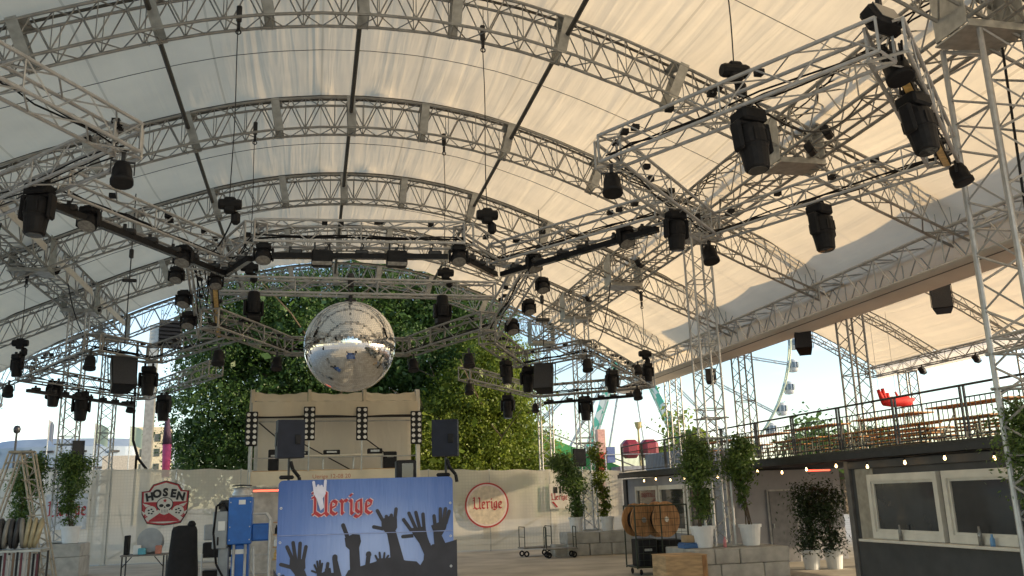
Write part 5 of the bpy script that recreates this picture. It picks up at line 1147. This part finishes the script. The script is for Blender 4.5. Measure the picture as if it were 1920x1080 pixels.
for i in range(46):
    a = 2*math.pi*(i+.5)/46; o = linkmesh('gondola', gb, wh, ((WR+.5)*math.cos(a), 0, WZ+(WR+.5)*math.sin(a)-.5), (0, 0, 0), (.62, .62, .70)); linkmesh('gondola_window', gw, o)
rp_ = thing('green_ramp', 'green covered ride ramp sloping down behind the right fence', 'ride', (22.0, 90, 0)); m_ = MB(); m_.prism([(-3, 0), (-3, 10.4), (.6, 8.8), (11.6, 4.3), (15, 3.0), (15, 0)], 0, 5); m_.build('ramp_body', mat('green_ramp_cloth', (.035, .24, .06), .6, 0, .12, .4), rp_)
MB().path([(-3, -.05, 10.9), (.6, -.05, 9.3), (11.6, -.05, 4.9), (15, -.05, 3.6)], .08, 6).build('handrail', STEEL, rp_)
DKC = mat('dark_blue_stand', (.045, .055, .075), .6)
st_ = thing('dark_stand', 'dark grandstand steps left of the green ramp', 'stand', (16.0, 84, 0)); 
for k in range(6): MB().box((.2+k*.9, k*.8, 2.2+.55*k*0+.25*(5-k)), (2.2, 1.6, 4.4+.5*(5-k)), ).build('step', DKC, st_)
rd = thing('red_ride_cabin', 'red fairground ride with two round red cabins behind the right fence', 'ride', (33.6, 88, 0))
for x in (-1.05, 1.05): MB().cbox((x, 0, 6.6), (1.85, 1.8, 1.9), .45).build('cabin', mat('red_cabin_paint', (.22, .02, .03), .4), rd)
MB().lathe([(.12, 0), (.12, 8.6), (.3, 8.9), (.4, 9.4)], 10).build('centre_column', mat('brass_column', (.40, .34, .16), .4, .3), rd)
MB().tube((-4.4, -1.4, 6.0), (3.2, -1.4, 6.0), .05, 6).build('rail', STEEL, rd)
for x in (-4.3, 3.1): MB().tube((x, -1.4, 0), (x, -1.4, 6.0), .09, 6).build('rail_post', STEEL, rd)
MB().box((0, 0, 2.4), (5.5, 3, 4.8)).build('base', mat('grey_ride_base', (.30, .30, .32), .6), rd)
kd = thing('ride_kiosk', 'narrow salmon and blue ride kiosk beside the red ride', 'kiosk', (29.0, 87, 0)); MB().box((0, 0, 7.4), (.8, .8, 2.4)).build('upper_panel', mat('salmon_panel', (.50, .27, .22), .6), kd); MB().box((1.0, .2, 6.0), (.9, .8, 1.6)).build('blue_panel', mat('ride_blue', (.08, .12, .26), .6), kd); MB().box((0, 0, 3.1), (.8, .8, 6.2)).build('red_panel', RED, kd)
nc = thing('navy_container', 'dark blue container behind the terrace end', 'container', (20.5, 46, 0)); MB().cbox((0, 0, 2.0), (3.0, 6, 4.4), .04).build('body', mat('navy_container_paint', (.05, .065, .11), .5), nc); 
for x in (-1, -.5, 0, .5, 1): MB().box((x, -3.02, 2.0), (.1, .05, 4.0)).build('rib', MATS['navy_container_paint'], nc)
# arena on the left
ar = thing('arena_hall', 'grey-blue round arena hall on the left horizon', 'building', (-43, 185, 0)); vs = []; fs = []; n = 40
for i in range(n+1):
    a = math.pi+math.pi*i/n; x, y = 18.5*math.cos(a), 18.5*math.sin(a)*.8; vs += [(x, y, 0), (x, y, 9.4), (x*.985, y*.985, 9.6), (x*.985, y*.985, 13.3), (x*.80, y*.80, 14.9), (0, 0, 15.6)]
for i in range(n):
    for j in range(5): fs.append((i*6+j, (i+1)*6+j, (i+1)*6+j+1, i*6+j+1))
MB().add(vs, fs).build('facade', mat('arena_cladding', (.22, .28, .36), .5, .2, .12, .2, col2=(.32, .38, .45)), ar)
for i in range(9):
    a = math.pi+math.pi*(i+.8)/10.6; MB().box((18.5*math.cos(a)*.992, 18.5*math.sin(a)*.8*.992-.1, 12.4), (1.7, .5, .35), Matrix.Rotation(a+math.pi/2, 3, 'Z')).build('window_slot', PRINTBLK, ar)
MB().path([(18.6*math.cos(math.pi+math.pi*i/n), 18.6*.8*math.sin(math.pi+math.pi*i/n), 9.5) for i in range(n+1)], .22, 5).build('cornice', PRINTBLK, ar)
for k in range(10):
    a = math.pi+math.pi*(k+.6)/10.5; MB().box((18.55*math.cos(a), 18.55*.8*math.sin(a), 4.7), (3.2, .3, 8.0), Matrix.Rotation(a+math.pi/2, 3, 'Z')).build('glass_bay', mat('arena_glass', (.30, .38, .46), .15), ar)
cm = thing('cream_building', 'cream facade lit by the sun right of the arena', 'building', (-20.6, 122, 0)); MB().box((0, 3, 6.2), (3.6, 6, 12.4)).build('wall', mat('cream_plaster', (.60, .52, .36), .8), cm); MB().box((-3.6, 3, 4.4), (4.2, 6, 8.8)).build('side_wing', mat('tan_plaster', (.42, .38, .32), .8), cm)
for k in range(6): MB().box((-.9+1.7*(k % 2), -.03, 7.2+1.9*(k//2)), (.7, .05, 1.0)).build('window', GLASSD, cm)
for x, y, zb_, zt2, m, lab in ((-22.5, 100, 0, 11.0, 'pale_green_flag', 'pale green flag left of the second left tower'), (-19.0, 100, 0, 10.7, 'pale_green_flag', 'pale grey-green flag right of the second left tower'), (-27.0, 100, 0, 11.4, 'grey_flag', 'narrow furled grey flag left of the first left tower')):
    t = thing('flag', lab, 'flag', (x, y, 0), 0, 'flags before the arena'); MB().tube((0, 0, 0), (0, 0, zt2), .06, 6).build('pole', STEEL, t)
    w_ = 1.3 if 'green' in m else .5; sheet('cloth', lambda u, v: (.06+w_*u, .12*math.sin(u*5), zt2-.1-2.0*v-.5*u*u), 8, 5, fabric(m, (.42, .48, .36) if 'green' in m else (.35, .36, .38), .4), t)
t = thing('street_lamp', 'dark round-headed street lamp at the far left', 'street lamp', (-21.0, 70, 0)); MB().tube((0, 0, 0), (0, 0, 7.6), .08, 8).build('pole', BLKM, t); MB().lathe([(.05, 7.6), (.22, 7.7), (.26, 7.95), (.18, 8.15), (.05, 8.2)], 12).build('lamp_head', BLKM, t, True)
la_ = thing('line_array_mast', 'grey mast with dark louvred speaker array at the left of the tree', 'mast', (-7.75, 45, 0)); MB().box((0, 0, 5.4), (.42, .4, 10.8)).build('mast', STEEL, la_)
for k in range(7): MB().cbox((.75, -.1, 9.75+.2*k), (1.05, .5, .15), .03, Matrix.Rotation(R(4), 3, 'Y')).build('speaker_module', BLK, la_)
fl = thing('furled_flag', 'furled dark and pink flag hanging left of the tree', 'flag', (-6.72, 43.4, 0)); MB().tube((0, 0, 0), (.04, 0, 6.4), .035, 6).build('pole', STEEL, fl)
for a, c, r0, r1, m in (((.04, 0, 6.1), (.1, 0, 4.9), .10, .22, mat('dark_purple_cloth', (.06, .03, .06), .8)), ((.1, 0, 4.9), (.12, 0, 3.4), .2, .16, mat('pink_cloth', (.55, .08, .20), .8))): MB().tube(a, c, r0, 10, r1).build('cloth', m, fl, True)
# loose cables on the left
cb = MB(); cb.path([(-6.9, 36.5, 8.5), (-6.85, 36.4, 6.0), (-6.8, 36.4, 4.6), (-6.55, 36.3, 3.9), (-6.2, 36.6, 3.4)], .05, 6); tag(cb.build('hanging_cable', BLK), 'thick black cable looping down from the left girder end', 'cable')
cb = MB(); cb.tube((-6.4, 25.0, 0), (-6.4, 25.0, 9.2), .02, 6); 
o = MB(); o.tube((-4.6, 22.75, 5.9), (-4.6, 22.75, 9.9), .015, 5); o.cbox((-4.6, 22.75, 7.6), (.34, .10, .08), .02); o.cbox((-4.6, 22.75, 8.3), (.10, .10, .24), .02); tag(o.build('speaker_suspension', BLKM), 'thin drop wire with clamps above the left hanging speaker', 'suspension wire', 'speaker drop wires')
o = MB(); o.tube((6.3, 23.5, 5.9), (6.3, 23.5, 10.2), .015, 5); o.cbox((6.3, 23.5, 6.9), (.40, .12, .10), .02); o.cbox((6.3, 23.5, 7.5), (.10, .10, .24), .02); tag(o.build('speaker_suspension', BLKM), 'thin drop wire with clamps above the right hanging speaker', 'suspension wire', 'speaker drop wires')

# drooping cables in the rig
def droop(a, b, sag, lab, r_=.016):
    a, b = Vector(a), Vector(b); m = MB(); m.path([a+(b-a)*(i/14)-Vector((0, 0, sag*4*(i/14)*(1-i/14))) for i in range(15)], r_, 5); tag(m.build('drooping_cable', BLK), lab, 'cable', 'drooping rig cables')
droop((5.6, 10.1, 7.5), (9.5, 12.6, 8.8), .7, 'black cable sagging from the upper right hoist to the right girder')
droop((9.3, 18.0, 8.75), (7.2, 14.4, 7.0), .5, 'black cable sagging from the right girder to the lower square corner')
droop((-7.4, 22.0, 8.75), (-5.3, 15.0, 7.0), .6, 'black cable sagging from the left girder to the left square')
droop((-7.4, 28.0, 8.75), (-4.8, 22.0, 6.1), .8, 'black cable sagging from the left girder to the lower left rig')
droop((9.3, 26.0, 8.75), (7.2, 22.2, 6.1), .8, 'black cable sagging from the right girder to the lower right rig')
droop((-1.5, 15.7, 7.1), (-2.3, 17.9, 7.0), .25, 'short black cable loop left of the front truss')
droop((9.9, 9.85, 8.3), (9.7, 9.85, 3.4), .12, 'black cable hanging along the nearest right tower', .02)
